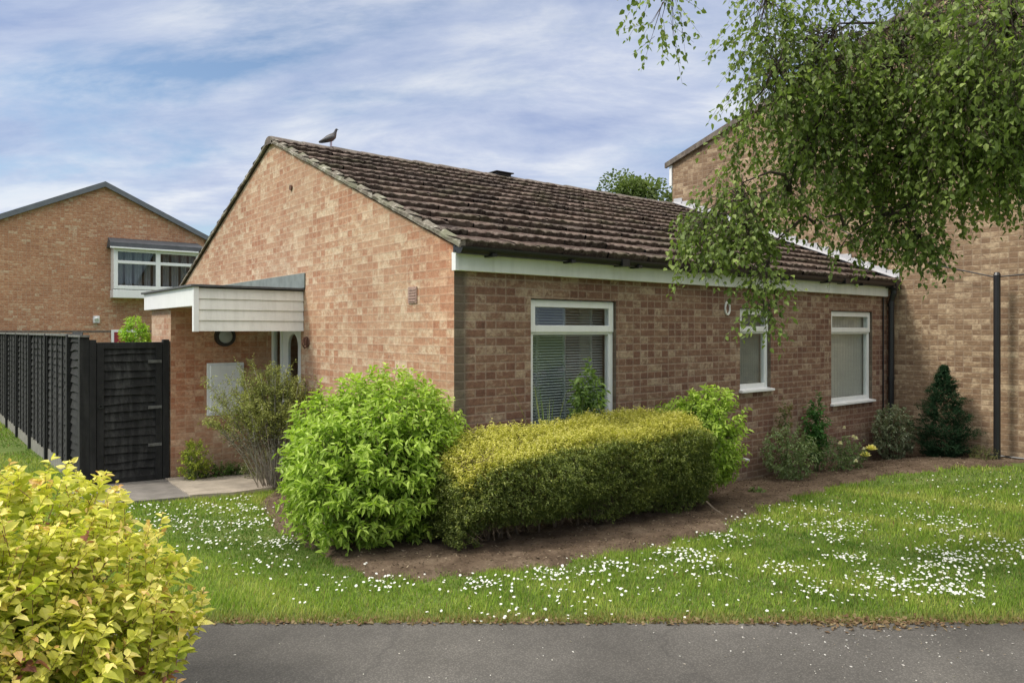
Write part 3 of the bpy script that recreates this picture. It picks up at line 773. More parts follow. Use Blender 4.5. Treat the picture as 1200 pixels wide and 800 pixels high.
mb = MB(); mb.tube([(X0+.012, da+.06, 1.12), (X0-.03, da+.06, 1.12), (X0-.035, da+.17, 1.12)], .009, 8); mb.box(X0+.002, da+.045, 1.0, X0+.0125, da+.075, 1.2)
mb.build('handle', M['lead_new'], door)
mb = MB(); mb.box(-.06, y0-.02, .085, X0, y1-.03, .13); mb.build('door_step', M['white_board'], house, bevel=.004)
mb = MB(); mb.box(.8, 3.2, 0, .85, 4.5, 2.3); mb.build('hall_wall', M['dark'], house)

# store room beside the door, canopy over both
SX, SY0, SY1 = -1.18, 4.4, 5.35
mb = MB(); mb.poly([(SX, SY0, -.2), (-.001, SY0, -.2), (-.001, SY0, 2.24), (SX, SY0, 2.24)]); tag(mb.build('store_wall', M['brick_gable'], house), 'shaded brick wall facing the front door')
mb = MB(); mb.poly([(SX, SY1, -.2), (SX, SY0, -.2), (SX, SY0, 2.24), (SX, SY1, 2.24)]); mb.poly([(SX, SY1, -.2), (-.001, SY1, -.2), (-.001, SY1, 2.24), (SX, SY1, 2.24)])
mb.build('store_wall', M['brick_gable'], house)
CXo = -1.25; CY0 = 3.18; CY1 = 5.45
canopy_root = house
mb = MB(); mb.box(CXo, CY0+.03, 2.205, CXo+.03, CY1, 2.415); mb.box(CXo+.03, CY1-.03, 2.205, -.003, CY1, 2.415)
mb.build('canopy_fascia', M['white'], house, bevel=.004)
mb = MB(); nb = 4; hz = (2.405-1.93)/nb
for i in range(nb):
    z = 1.93+i*hz; y = CY0
    mb.hexa([(CXo+.055, y-.004, z+.001), (-.004, y-.004, z+.001), (-.004, y+.02, z+.001), (CXo+.055, y+.02, z+.001),
             (CXo+.055, y+.008, z+hz-.004), (-.004, y+.008, z+hz-.004), (-.004, y+.02, z+hz-.004), (CXo+.055, y+.02, z+hz-.004)])
mb.box(CXo+.05, CY0+.012, 1.935, -.006, CY0+.03, 2.40)
mb.build('canopy_cladding', M['white_board'], house)
mb = MB(); mb.box(CXo-.004, CY0-.012, 1.925, CXo+.053, CY0+.045, 2.412); mb.build('corner_trim', M['white'], house, bevel=.003)
mb = MB(); mb.box(CXo+.032, CY0+.032, 2.22, -.004, CY1-.032, 2.24); mb.build('soffit', M['white_board'], house)
mb = MB(); mb.box(CXo-.035, CY0-.035, 2.414, -.003, CY1+.03, 2.44); mb.build('canopy_roof', M['felt'], house, bevel=.004)
mb = MB(); mb.box(-.018, CY0-.05, 2.442, -.002, CY1+.9, 2.62); mb.build('flashing', M['lead_old'], house, bevel=.003)

def small(name, label, cat, mb, mat, **k):
    o = mb.build(name, mat, **k); return tag(o, label, cat)
# meter box
mbx = empty('meter_box', (-.53, 4.4, .87), 'white wall mounted meter box on the brick wall beside the door', 'meter box')
mb = MB(); mb.box(-.76, 4.375, .87, -.30, 4.399, 1.53); mb.build('surround', M['white'], mbx, bevel=.006)
mb = MB(); mb.box(-.73, 4.352, .90, -.33, 4.3745, 1.50); mb.build('door', M['white'], mbx, bevel=.012)
# round bulkhead lamp
lamp = empty('wall_lamp', (-.54, 4.4, 1.74), 'round black rimmed bulkhead lamp under the white canopy', 'lamp')
mb = MB(); mb.disc((-.54, 4.398, 1.865), 'y', .085, .13, -.055); mb.build('rim', M['black_pl'], lamp, smooth=False)
mb = MB(); b = 0; rings = 5; n = 24
for i in range(rings):
    a = math.pi/2*i/rings
    for k in range(n): t = 2*math.pi*k/n; mb.v.append((-.54+.1*math.cos(a)*math.cos(t), 4.37-.035*math.sin(a), 1.865+.1*math.cos(a)*math.sin(t)))
mb.v.append((-.54, 4.335, 1.865))
for i in range(rings-1):
    for k in range(n): mb.f.append((i*n+k, i*n+(k+1) % n, (i+1)*n+(k+1) % n, (i+1)*n+k))
for k in range(n): mb.f.append(((rings-1)*n+k, (rings-1)*n+(k+1) % n, rings*n))
mb.build('diffuser', plain('frosted diffuser', (.32, .33, .33), .4), lamp, smooth=True)
# small rusty bracket by the cladding
mb = MB(); mb.tube([(-.01, 3.06, 1.86), (-.05, 3.06, 1.85), (-.07, 3.06, 1.78), (-.04, 3.06, 1.73), (-.012, 3.06, 1.75)], .011, 8); mb.disc((-.001, 3.06, 1.80), 'x', .0, .055, -.012, 16); mb.tube([(-.012, 3.06, 1.86), (-.03, 3.06, 1.82), (-.03, 3.06, 1.76)], .02, 8)
small('wall_hook', 'small rusty hook on the gable brickwork beside the canopy', 'hook', mb, M['rust'])
mb = MB(); mb.box(-.012, .60, 2.19, -.001, .75, 2.34)
for i in range(5): mb.box(-.018, .615, 2.205+i*.026, -.012, .735, 2.218+i*.026)
mb.build('air_brick', M['vent'], house)
mb = MB(); mb.disc((-.001, 3.55, 3.69), 'x', .0, .035, -.02, 12); mb.build('wall_fixing', M['rust'], house)
# oval plaque
mb = MB(); n = 30; px, pz = 3.87, 2.2
for k in range(n):
    t = 2*math.pi*k/n
    for (rr, yy) in ((.72, -.002), (1, -.002), (.97, -.018), (.74, -.018)): mb.v.append((px+.052*rr*math.cos(t), yy, pz+.085*rr*math.sin(t)))
for k in range(n):
    A = 4*k; B = 4*((k+1) % n)
    for j in range(4): mb.f.append((A+j, A+(j+1) % 4, B+(j+1) % 4, B+j))
small('house_number', 'white oval figure 0 fixed high on the brown front wall', 'number', mb, M['white'])

# pigeon
def pigeon(x, y, z):
    root = empty('pigeon', (x, y, z), 'grey pigeon standing on the roof ridge near the gable peak', 'bird')
    S = [(-.155, .035, .006, .012), (-.12, .05, .012, .024), (-.075, .072, .024, .034), (-.03, .098, .037, .046), (.02, .125, .043, .052), (.055, .155, .036, .044), (.075, .19, .022, .026), (.085, .215, .017, .018),
         (.092, .235, .017, .018), (.103, .252, .015, .015), (.115, .254, .006, .006)]
    V, C = [], []; n = 14; Pt = [np.array((s[0], s[1])) for s in S]
    for i, s in enumerate(S):
        t = Pt[min(i+1, len(S)-1)]-Pt[max(0, i-1)]; t = t/np.linalg.norm(t); nn = np.array((-t[1], t[0]))
        for k in range(n):
            a = 2*math.pi*k/n; q = Pt[i]+nn*s[3]*math.sin(a)
            V.append((x+q[0], y+s[2]*math.cos(a), z+q[1]))
            c = (.16, .15, .15) if 2 < i < 6 else (.09, .09, .10) if i <= 2 else (.10, .10, .115)
            if math.sin(a) < -.2 and 3 <= i <= 7: c = (.19, .13, .12)
            C.append(c)
    Fc = [(i*n+k, i*n+(k+1) % n, (i+1)*n+(k+1) % n, (i+1)*n+k) for i in range(len(S)-1) for k in range(n)]
    quick('body', V, Fc, M['leaf_matt'], root, col=np.array(C), smooth=True)
    for sg in (-1, 1):
        mb = MB(); mb.tube([(x-.14, y+sg*.015, z+.055), (x-.07, y+sg*.033, z+.09), (x, y+sg*.04, z+.125), (x+.045, y+sg*.032, z+.15)], [.006, .02, .026, .012], 8)
        mb.build('wing', plain('wing feather', (.13, .13, .135), .8, .3, 40), root, smooth=True)
        mb = MB(); mb.tube([(x+.02, y+sg*.02, z+.085), (x+.018, y+sg*.022, z+.03), (x+.02, y+sg*.022, z-.002)], .005, 6)
        for a in (-.5, 0, .5): mb.tube([(x+.02, y+sg*.022, z), (x+.05, y+sg*.022+a*.03, z-.002)], .003, 5)
        mb.build('leg', M['red'], root)
        mb = MB(); mb.tube([(x+.1, y+sg*.013, z+.254), (x+.1, y+sg*.0175, z+.254)], .003, 8); mb.build('eye', M['black_pl'], root)
    mb = MB(); mb.tube([(x+.112, y, z+.253), (x+.135, y, z+.247)], [.004, .001], 6); mb.build('beak', M['dark'], root)
pigeon(.80, 4.2, roofz(RY)+.018)

# ------------------------------------------------------------------ tall neighbouring house
tall = empty('tall_house', (12, -1.5, 0), 'tall brick house with blank gable wall rising behind the birch on the right', 'house')
AY, AZ, E1, E0, TZ = -1.5, 7.05, 4.2, -7.2, 5.2
mb = MB(); mb.poly([(8, E1, -.5), (8, E0, -.5), (8, E0, TZ), (8, AY, AZ), (8, E1, TZ)]); mb.poly([(8, E1, -.5), (15, E1, -.5), (15, E1, TZ), (8, E1, TZ)])
mb.poly([(8, E0, -.5), (15, E0, -.5), (15, E0, TZ), (8, E0, TZ)]); mb.poly([(15, E1, -.5), (15, E0, -.5), (15, E0, TZ), (15, AY, AZ), (15, E1, TZ)])
mb.build('wall', M['brick_tall'], tall)
def slabroof(mb, x0, x1, ya, za, yb, zb, t=.09):
    mb.hexa([(x0, ya, za), (x1, ya, za), (x1, yb, zb), (x0, yb, zb), (x0, ya, za+t), (x1, ya, za+t), (x1, yb, zb+t), (x0, yb, zb+t)])
mb = MB(); slabroof(mb, 7.97, 15.1, E1+.12, TZ-.02, AY, AZ+.02); slabroof(mb, 7.97, 15.1, E0-.12, TZ-.02, AY, AZ+.02); mb.build('roof', plain('far brown tiles', (.16, .12, .10), .9, .3, 7, .3, (.3, .27, .22), .5), tall)
mb = MB(); slabroof(mb, 7.93, 7.985, E1+.14, TZ-.06, AY, AZ-.02, .1); slabroof(mb, 7.93, 7.985, E0-.14, TZ-.06, AY, AZ-.02, .1); mb.build('verge', M['ridge'], tall)
mb = MB(); mb.box(7.975, E1+.002, TZ-.42, 8.2, E1+.06, TZ-.02); mb.build('eaves_box', M['white'], tall)
# stepped flashing where the low roof meets the tall wall
mb = MB(); y = -.12; 
while y < 4.1:
    st = .186; zt = EZ+SL*(y+st-EY)+.10; zb0 = EZ+SL*(y-EY)-.05; zb1 = EZ+SL*(y+st-EY)-.05
    mb.hexa([(7.972, y-.02, zb0), (7.99, y-.02, zb0), (7.99, y+st, zb1), (7.972, y+st, zb1), (7.972, y-.02, zt), (7.99, y-.02, zt), (7.99, y+st-.01, zt+.006), (7.972, y+st-.01, zt+.006)])
    y += st
mb.hexa([(7.86, -.12, EZ+.05), (7.975, -.12, EZ+.065), (7.975, 4.1, EZ+.065+SL*4.22), (7.86, 4.1, EZ+.05+SL*4.22),
         (7.86, -.12, EZ+.056), (7.975, -.12, EZ+.075), (7.975, 4.1, EZ+.075+SL*4.22), (7.86, 4.1, EZ+.056+SL*4.22)])
tag(mb.build('stepped_flashing', M['lead_new'], house), 'pale stepped lead flashing along the neighbour wall')
# post and cable
mb = MB(); zb = .2; mb.tube([(7.74, -1.52, .12), (7.74, -1.52, 2.68)], .043, 10); mb.tube([(7.74, -1.52, 2.68), (7.74, -1.52, 2.72)], [.048, .03], 10)
small('metal_post', 'slim black metal post standing in front of the tall brick wall', 'post', mb, M['black_pl'])
mb = MB(); mb.tube([(7.95, 2.0, 4.32), (7.93, 1.2, 3.8), (7.90, .2, 3.25), (7.85, -.7, 2.88), (7.78, -1.48, 2.66)], .009, 5)
mb.tube([(7.74, -1.56, 2.66), (7.74, -2.4, 2.70), (7.76, -4.5, 2.95), (7.8, -7, 3.2)], .009, 5)
small('overhead_cable', 'thin dark cable sagging from the tall wall to the black post', 'cable', mb, M['black_pl'])
mb = MB(); mb.box(7.42, -5, -.1, 7.985, -1.22, .185); o = mb.build('concrete_base', M['conc'], kind='structure', bevel=.01)
mb = MB(); mb.tube([(7.95, -1.0, .24), (7.93, -1.5, .235), (7.95, -5, .22)], .015, 6); small('ground_pipe', 'thin black pipe running along the foot of the tall wall', 'pipe', mb, M['black_pl'])

# ------------------------------------------------------------------ background house
H = 21.7
far = empty('gabled_house', (1.12, H, -.2), 'orange brick two storey house with grey bay window far left', 'house')
ax, az, hw, es = 1.12, 6.62, 5.2, .47; ez = az-hw*es
mb = MB(); mb.poly([(ax-hw, H, -.6), (ax+hw, H, -.6), (ax+hw, H, ez), (ax, H, az), (ax-hw, H, ez)])
mb.poly([(ax-hw, H, -.6), (ax-hw, H+9, -.6), (ax-hw, H+9, ez), (ax-hw, H, ez)]); mb.poly([(ax+hw, H, -.6), (ax+hw, H+9, -.6), (ax+hw, H+9, ez), (ax+hw, H, ez)])
mb.poly([(ax-hw, H+9, -.6), (ax+hw, H+9, -.6), (ax+hw, H+9, ez), (ax, H+9, az), (ax-hw, H+9, ez)])
mb.build('wall', M['brick_far'], far)
def xslab(mb, ya, yb, xa, za, xb, zb, t):
    mb.hexa([(xa, ya, za), (xb, ya, zb), (xb, yb, zb), (xa, yb, za), (xa, ya, za+t), (xb, ya, zb+t), (xb, yb, zb+t), (xa, yb, za+t)])
mb = MB()
for s in (-1, 1): xslab(mb, H-.02, H+9.1, ax+s*(hw+.3), ez-.3*es, ax, az, .1)
mb.build('roof', plain('dark slate', (.07, .07, .08), .85, .3, 8, 0, bump=.4), far)
mb = MB()
for s in (-1, 1): xslab(mb, H-.12, H-.021, ax+s*(hw+.3), ez-.3*es-.05, ax, az-.05, .17)
mb.build('bargeboard', plain('grey bargeboard', (.12, .13, .15), .6, .15, 5), far)
mb = MB(); mb.box(-3.9, H-.012, 1.90, 6.2, H, 1.95); mb.build('string_course', M['ridge'], far)
# oriel bay
bx0, bx1, bz0, bz1 = 1.27, 3.94, 3.28, 4.60
bay = MB(); bay.box(bx0, H-.5, bz0-.28, bx1, H-.001, bz0-.02); bay.build('bay_base', M['white'], far, bevel=.01)
mb = MB()
def fr(a, b, c, d, w, y0, y1): mb.box(a, y0, c, a+w, y1, d); mb.box(b-w, y0, c, b, y1, d); mb.box(a+w, y0, d-w, b-w, y1, d); mb.box(a+w, y0, c, b-w, y1, c+w)
fr(bx0+.02, bx1-.02, bz0, bz1, .12, H-.5, H-.42); xm = (bx0+bx1)/2
mb.box(xm-.07, H-.5, bz0+.12, xm+.07, H-.42, bz1-.12); mb.box(bx0+.14, H-.505, 4.1, xm-.07, H-.425, 4.2); mb.box(xm+.07, H-.505, 4.1, bx1-.14, H-.425, 4.2)
mb.box(bx0+.02, H-.42, bz0, bx0+.07, H-.002, bz1); mb.box(bx1-.07, H-.42, bz0, bx1-.02, H-.002, bz1)
bw = mb.build('bay_window', M['white'], far, bevel=.01)
mb = MB(); mb.poly([(bx0+.13, H-.46, bz0+.1), (bx1-.13, H-.46, bz0+.1), (bx1-.13, H-.46, bz1-.1), (bx0+.13, H-.46, bz1-.1)]); mb.build('pane', M['glass'], bw)
mb = MB(); n = 60
for i in range(n):
    if i % 7 in (5, 6): continue
    a = bx0+.12+(bx1-bx0-.24)*i/n; b = a+(bx1-bx0-.24)/n; k = .03*(-1)**i; mb.poly([(a, H-.2+k, bz0), (b, H-.2-k, bz0), (b, H-.2-k, bz1), (a, H-.2+k, bz1)])
mb.build('curtain', plain('net curtain', (.2, .22, .24), .8), bw)
mb = MB(); mb.box(bx0+.08, H-.03, bz0, bx1-.08, H-.004, bz1); mb.build('recess', M['dark'], bw)
mb = MB(); mb.hexa([(bx0-.1, H-.62, bz1+.02), (bx1+.1, H-.62, bz1+.02), (bx1+.1, H-.003, bz1+.02), (bx0-.1, H-.003, bz1+.02), (bx0-.1, H-.6, bz1+.16), (bx1+.1, H-.6, bz1+.16), (bx1+.05, H-.003, bz1+.36), (bx0-.05, H-.003, bz1+.36)])
mb.build('bay_roof', plain('bay slate', (.06, .065, .075), .7, .2), far)
mb = MB(); mb.box(bx0-.1, H-.64, bz1-.03, bx1+.1, H-.56, bz1+.018); mb.build('gutter', M['white'], bw)
mb = MB(); mb.box(.78, H-.12, 2.2, .95, H-.002, 2.42); mb.tube([(.865, H-.12, 2.35), (.865, H-.2, 2.3)], .06, 8); mb.build('security_light', M['white'], far)
mb = MB(); mb.box(1.3, H-.06, 1.0, 2.05, H-.002, 1.98); w = mb.build('window', M['white'], far)
mb = MB(); mb.box(1.38, H-.075, 1.05, 1.98, H-.0605, 1.90); mb.build('pane', M['red'], w)

# ------------------------------------------------------------------ fence and gate
fence = empty('panel_fence', (-2.1, 5.26, 0), 'black stained overlap timber fence running back beside the lawn', 'fence')
FX0 = -2.1; ys = [5.30+2.05*i for i in range(9)]
def waney(mb, a0, a1, z, h, pos, axis, n=14, out=-1):
    """one overlapping board with a wavy lower edge"""
    ph = random.uniform(0, 6); am = random.uniform(.004, .012); b = len(mb.v)
    for i in range(n+1):
        a = a0+(a1-a0)*i/n; w = am*math.sin(a*5+ph)+.4*am*math.sin(a*13+ph*2)
        for (o, zz) in ((.0, z+h+.02), (.026*out, z+w), (.018*out, z+w), (.0-.004*out, z+h+.01)):
            mb.v.append((pos+o, a, zz) if axis == 'y' else (a, pos+o, zz))
    for i in range(n):
        for k in range(4): p = b+i*4; mb.f.append((p+k, p+(k+1) % 4, p+4+(k+1) % 4, p+4+k))
    mb.f.append((b, b+1, b+2, b+3)); e = b+n*4; mb.f.append((e, e+1, e+2, e+3))
for i in range(len(ys)-1):
    a, b = ys[i]+.05, ys[i+1]-.05; zg = Tz(FX0, (a+b)/2); top = 1.90-.0*i
    mb = MB(); z = zg+.2; hh = (top-.05-z)/17
    for k in range(17): waney(mb, a, b, z+k*hh, hh, FX0, 'y')
    mb.box(FX0+.002, a, zg+.18, FX0+.02, b, top-.03)
    p = mb.build('panel', M['fence_board'], fence)
    for q in range(5):
        y = a+.02+(b-a-.06)*q/4; m2 = MB(); m2.box(FX0-.043, y-.016, zg+.19, FX0-.027, y+.016, top-.03); m2.build('batten', M['fence'], p)
    m2 = MB(); m2.box(FX0-.055, a, top-.03, FX0+.03, b, top+.0); m2.build('cap_rail', M['fence_worn'], p)
    m2 = MB(); m2.box(FX0-.025, a, zg-.15, FX0+.025, b, zg+.178); m2.build('gravel_board', M['gravel_board'], fence)
for i, y in enumerate(ys):
    zg = Tz(FX0, y); m2 = MB(); m2.box(FX0-.065, y-.045, zg-.2, FX0+.035, y+.045, 1.885); m2.build('post', M['fence'], fence, bevel=.004)
# return piece joining the fence to the gate
mb = MB(); mb.box(FX0-.05, 4.42, -.1, FX0+.05, 4.52, 1.86); mb.build('post', M['fence'], fence, bevel=.004)
mb = MB(); zg = .1
for k in range(17): waney(mb, 4.53, 5.25, zg+.1+k*.1, .1, FX0, 'y', 6)
mb.box(FX0+.002, 4.52, zg, FX0+.02, 5.26, 1.84)
mb.build('panel', M['fence'], fence)
mb = MB(); mb.box(FX0-.05, 4.40, 1.862, FX0+.05, 5.26, 1.885); mb.build('cap_rail', M['fence_worn'], fence)
mb = MB(); 
gate = empty('garden_gate', (-1.62, 4.43, .1), 'black horizontal board garden gate beside the brick wall', 'gate')
gx0, gx1, gy = -1.975, -1.27, 4.46
mb = MB(); mb.box(gx0+.02, gy+.004, .16, gx1-.02, gy+.02, 1.78)
for k in range(16): waney(mb, gx0+.07, gx1-.07, .20+k*.0975, .0975, gy-.005, 'x', 10)
mb.build('board_panel', M['fence_board'], gate)
mb = MB(); mb.box(gx0, gy-.045, .14, gx0+.075, gy+.0, 1.80); mb.box(gx1-.075, gy-.045, .14, gx1, gy+.0, 1.80); mb.box(gx0+.075, gy-.043, 1.725, gx1-.075, gy+.0, 1.80); mb.box(gx0+.075, gy-.043, .14, gx1-.075, gy+.0, .21)
mb.build('gate_frame', M['fence'], gate, bevel=.004)
mb = MB(); mb.box(gx0-.075, gy-.05, -.05, gx0-.006, gy+.05, 1.83); mb.build('post', M['fence'], gate, bevel=.004)
mb = MB(); mb.box(gx1+.006, gy-.05, -.05, gx1+.075, gy+.03, 1.83); mb.build('post', M['fence'], gate, bevel=.004)
mb = MB(); mb.disc((gx0+.04, gy-.046, 1.06), 'y', .012, .03, -.012, 14); mb.build('latch', M['black_pl'], gate)
for z in (.55, 1.0, 1.55):
    mb = MB(); mb.box(gx1-.16, gy-.05, z, gx1-.01, gy-.0455, z+.035)
    for q in range(3): mb.disc((gx1-.14+q*.05, gy-.05, z+.018), 'y', .0, .008, -.005, 8)
    mb.build('hinge', M['fence_worn'], gate)

# ------------------------------------------------------------------ shrubs
LIME = [(.03, .06, .012), (.085, .155, .022), (.24, .36, .045), (.37, .50, .075), (.48, .60, .13)]
GREEN = [(.02, .045, .012), (.04, .09, .02), (.08, .16, .03), (.14, .25, .05)]
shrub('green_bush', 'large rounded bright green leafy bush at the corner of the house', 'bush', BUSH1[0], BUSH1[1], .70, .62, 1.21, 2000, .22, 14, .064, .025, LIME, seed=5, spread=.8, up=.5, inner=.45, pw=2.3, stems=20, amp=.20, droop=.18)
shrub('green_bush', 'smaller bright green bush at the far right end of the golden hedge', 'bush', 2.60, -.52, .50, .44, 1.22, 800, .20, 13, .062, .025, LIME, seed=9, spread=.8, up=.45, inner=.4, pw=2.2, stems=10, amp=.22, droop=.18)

# clipped golden hedge
def hedge():
    x0, x1, y0, y1 = -.48, 2.40, -.93, -.24
    root = empty('clipped_hedge', ((x0+x1)/2, (y0+y1)/2, .22), 'long low clipped hedge with golden yellow top and dark green sides', 'hedge')
    cx, cy = (x0+x1)/2, (y0+y1)/2; hx, hy = (x1-x0)/2, (y1-y0)/2
    N = 18500; side = RS.rand(N)
    P = np.zeros((N, 3)); n = np.zeros((N, 3))
    top = side < .40; fr_ = (side >= .40) & (side < .78); bk = (side >= .78) & (side < .88); en = side >= .88
    u = RS.uniform(-1, 1, N); v = RS.rand(N)
    P[top] = np.stack([u[top]*hx, (v[top]*2-1)*hy, np.ones(top.sum())], 1); n[top] = (0, 0, 1)
    P[fr_] = np.stack([u[fr_]*hx, -hy*np.ones(fr_.sum()), v[fr_]], 1); n[fr_] = (0, -1, 0)
    P[bk] = np.stack([u[bk]*hx, hy*np.ones(bk.sum()), v[bk]], 1); n[bk] = (0, 1, 0)
    sg = np.where(RS.rand(N) < .5, -1., 1.)
    P[en] = np.stack([sg[en]*hx, u[en]*hy, v[en]], 1); n[en] = np.stack([sg[en], 0*sg[en], 0*sg[en]], 1)
    # rounded corners, wavy outline
    tt = P[:, 2].copy()
    wav = .075*noise2(P[:, 0]*1.3, P[:, 1]+P[:, 2]*1.2, 3.6, 8)+.035*noise2(P[:, 0], P[:, 1]*2+P[:, 2]*2, 10, 9)
    endr = np.clip((np.abs(P[:, 0])/hx-.74)/.26, 0, 1)**2
    yy = P[:, 1]*(1-.35*endr)*(1+.0*tt); edge = np.clip((np.abs(P[:, 1])/hy-.7)/.3, 0, 1)
    x = cx+P[:, 0]; y = cy+yy-wav*np.sign(-n[:, 1])*(n[:, 1] != 0)
    g = T(x, y); ztop = 1.05+.03*(P[:, 1]/hy)+.045*(x-cx)/hx - .13*endr + .06*noise2(x, y, 3.5, 4)+.03*noise2(x, y, 11, 5)
    ztop = ztop - np.where(top, .05*edge**2, 0)
    # lower part of the sides tucks in
    zb = g+.10+.09*noise2(x, y, 7, 2)
    z = np.where(top, ztop, zb+(ztop-.015-zb)*tt); tuck = np.clip(.35-tt, 0, 1)*.45
    y = y + np.where(fr_, tuck*.8, 0) + np.where(fr_, -.03*np.sin(tt*3.1), 0)
    depth = np.where(RS.rand(N) < .35, RS.uniform(.04, .2, N), RS.normal(.0, .022, N))
    B = np.stack([x, y, z], 1)-n*depth[:, None]
    SD = unit(n*.6+np.array([0, 0, .55])+RS.normal(size=(N, 3))*.45)
    SLn = RS.uniform(.035, .095, N)*np.where(RS.rand(N) < .07, 2.1, 1)
    Q, E, t, idx = shoots(B-SD*(SLn*.5)[:, None], SD, SLn, 8, .85)
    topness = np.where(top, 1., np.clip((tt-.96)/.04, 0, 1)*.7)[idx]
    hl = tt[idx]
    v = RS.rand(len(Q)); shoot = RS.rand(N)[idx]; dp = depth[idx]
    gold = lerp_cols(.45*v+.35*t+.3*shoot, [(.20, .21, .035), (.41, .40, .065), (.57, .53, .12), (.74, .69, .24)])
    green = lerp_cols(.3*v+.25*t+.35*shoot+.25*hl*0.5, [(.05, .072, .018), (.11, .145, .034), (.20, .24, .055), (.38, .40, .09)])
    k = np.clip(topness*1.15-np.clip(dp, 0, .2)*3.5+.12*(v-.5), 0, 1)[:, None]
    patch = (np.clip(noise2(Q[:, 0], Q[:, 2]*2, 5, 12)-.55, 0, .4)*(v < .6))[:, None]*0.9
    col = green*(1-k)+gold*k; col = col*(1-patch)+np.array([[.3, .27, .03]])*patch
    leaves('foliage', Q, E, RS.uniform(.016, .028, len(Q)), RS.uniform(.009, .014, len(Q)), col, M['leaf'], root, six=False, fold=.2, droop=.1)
    m = MB()
    for i in range(46):
        x = random.uniform(x0+.1, x1-.1); y = random.uniform(y0+.22, y1-.1); z = Tz(x, y)
        m.tube([(x, y, z-.02), (x+random.uniform(-.05, .05), y+random.uniform(-.05, .05), z+.25), (x+random.uniform(-.15, .15), y+random.uniform(-.12, .12), z+.65)], [.013, .010, .005], 6)
    m.build('stems', M['stem'], root, smooth=True)
    # dense twiggy inside
    n2 = 5000; A = np.stack([RS.uniform(x0+.08, x1-.08, n2), RS.uniform(y0+.1, y1-.08, n2), RS.uniform(.35, .98, n2)], 1)
    dd = unit(RS.normal(size=(n2, 3))+np.array([0, 0, .7])); sticks('twigs', A, A+dd*.14, .002, M['stem'], root)
hedge()

# stray bright sprays poking through the hedge base at left
shrub('leafy_weed', 'upright pale green leafy weed growing above the hedge before the slatted window', 'plant', 1.42, -.16, .20, .14, 1.50, 60, .22, 10, .06, .028, [(.06, .12, .03), (.12, .2, .05), (.2, .3, .08), (.3, .42, .12)], seed=3, base=.7, stems=9, pw=1.3, smat='stem_g')
def blades(name, label, cat, x, y, n, h, w, cols, group=None, spread=.5):
    z0 = Tz(x, y); root = empty(name, (x, y, z0), label, cat, group); V, Fc, C = [], [], []; 
    for i in range(n):
        a = random.uniform(0, 6.28); L = h*random.uniform(.6, 1.1); out = L*spread*random.uniform(.3, 1.2); b = len(V); c = lerp_cols(np.array([random.random()]), cols)[0]
        for k in range(6):
            t = k/5; ww = w*(1-t)**.6*.5+.0005; p = (x+math.cos(a)*(out*t*t+.02), y+math.sin(a)*(out*t*t+.02), z0+L*(t-.25*t*t*spread))
            V += [(p[0]-math.sin(a)*ww, p[1]+math.cos(a)*ww, p[2]), (p[0]+math.sin(a)*ww, p[1]-math.cos(a)*ww, p[2])]; C += [c, c]
        for k in range(5): q = b+2*k; Fc.append((q, q+1, q+3, q+2))
    quick('foliage', V, Fc, M['leaf'], root, col=np.array(C)); return root
blades('strap_leaf_plant', 'thin arching strap leaves rising behind the left of the hedge', 'plant', .92, -.16, 16, 1.32, .022, [(.12, .2, .05), (.3, .36, .12), (.4, .45, .2)], spread=.28)

# wispy olive shrub by the door
def wispy():
    x, y = -.52, 3.02; z0 = Tz(x, y)
    root = empty('wispy_shrub', (x, y, z0), 'tall wispy olive green shrub with bare silvery stems beside the front door', 'shrub')
    m = MB(); A, B, Dd = [], [], []
    for i in range(64):
        a = random.uniform(0, 6.28); s = random.uniform(.05, 1)
        ex = x+math.cos(a)*.72*s+.06; ey = y+math.sin(a)*.42*s; ez = z0+random.uniform(.95, 1.52)-.22*s
        p0 = Vector((x+math.cos(a)*.14*s+random.gauss(.12, .06), y+math.sin(a)*.12*s, z0)); e = Vector((ex, ey, ez))
        c1 = p0.lerp(e, .35)+Vector((0, 0, .12)); c2 = p0.lerp(e, .7)+Vector((0, 0, .10))
        path = [p0, c1, c2, e]; m.tube(path, [.0065, .005, .0035, .0015], 5)
        for q in range(44):
            t = random.uniform(.25, 1); k = min(t*3, 2.999); j = min(int(k), 2); p = path[j].lerp(path[j+1], k-j)
            d = Vector((math.cos(a)*.5+random.gauss(0, .5), math.sin(a)*.5+random.gauss(0, .5), random.uniform(.3, 1.1))).normalized()
            A.append(p); Dd.append(d)
    m.build('stems', plain('silvery stems', (.42, .39, .34), .8, .4, 20), root, smooth=True)
    A = np.array([tuple(p) for p in A]); Dd = np.array([tuple(p) for p in Dd]); L = RS.uniform(.07, .18, len(A))
    sticks('twigs', A, A+Dd*L[:, None], .0016, M['stem'], root)
    P, E, t, idx = shoots(A, Dd, L, 8, .7, pairs=False)
    hh = (P[:, 2]-z0)/1.3; dead = (hh < .42+.2*RS.rand(len(P)))
    col = lerp_cols(.3*RS.rand(len(P))+.4*t+.3*hh*RS.rand(len(P)), [(.14, .165, .05), (.25, .275, .08), (.37, .40, .13), (.50, .52, .22)])
    col = np.where(dead[:, None], lerp_cols(RS.rand(len(P)), [(.10, .10, .06), (.24, .24, .18), (.42, .42, .36)]), col)
    keep = ~dead | (RS.rand(len(P)) < .4)
    leaves('foliage', P[keep], E[keep], RS.uniform(.025, .045, keep.sum()), RS.uniform(.009, .014, keep.sum()), col[keep], M['leaf_matt'], root, six=False)
wispy()
YG = [(.08, .12, .015), (.2, .27, .03), (.36, .42, .05), (.48, .52, .08)]
shrub('yellow_shrub', 'small upright yellow green shrub against the brick wall beside the gate', 'shrub', -1.0, 4.08, .17, .15, .52, 150, .14, 9, .032, .017, YG, seed=6, pw=1.6, stems=8, smat='stem_g')
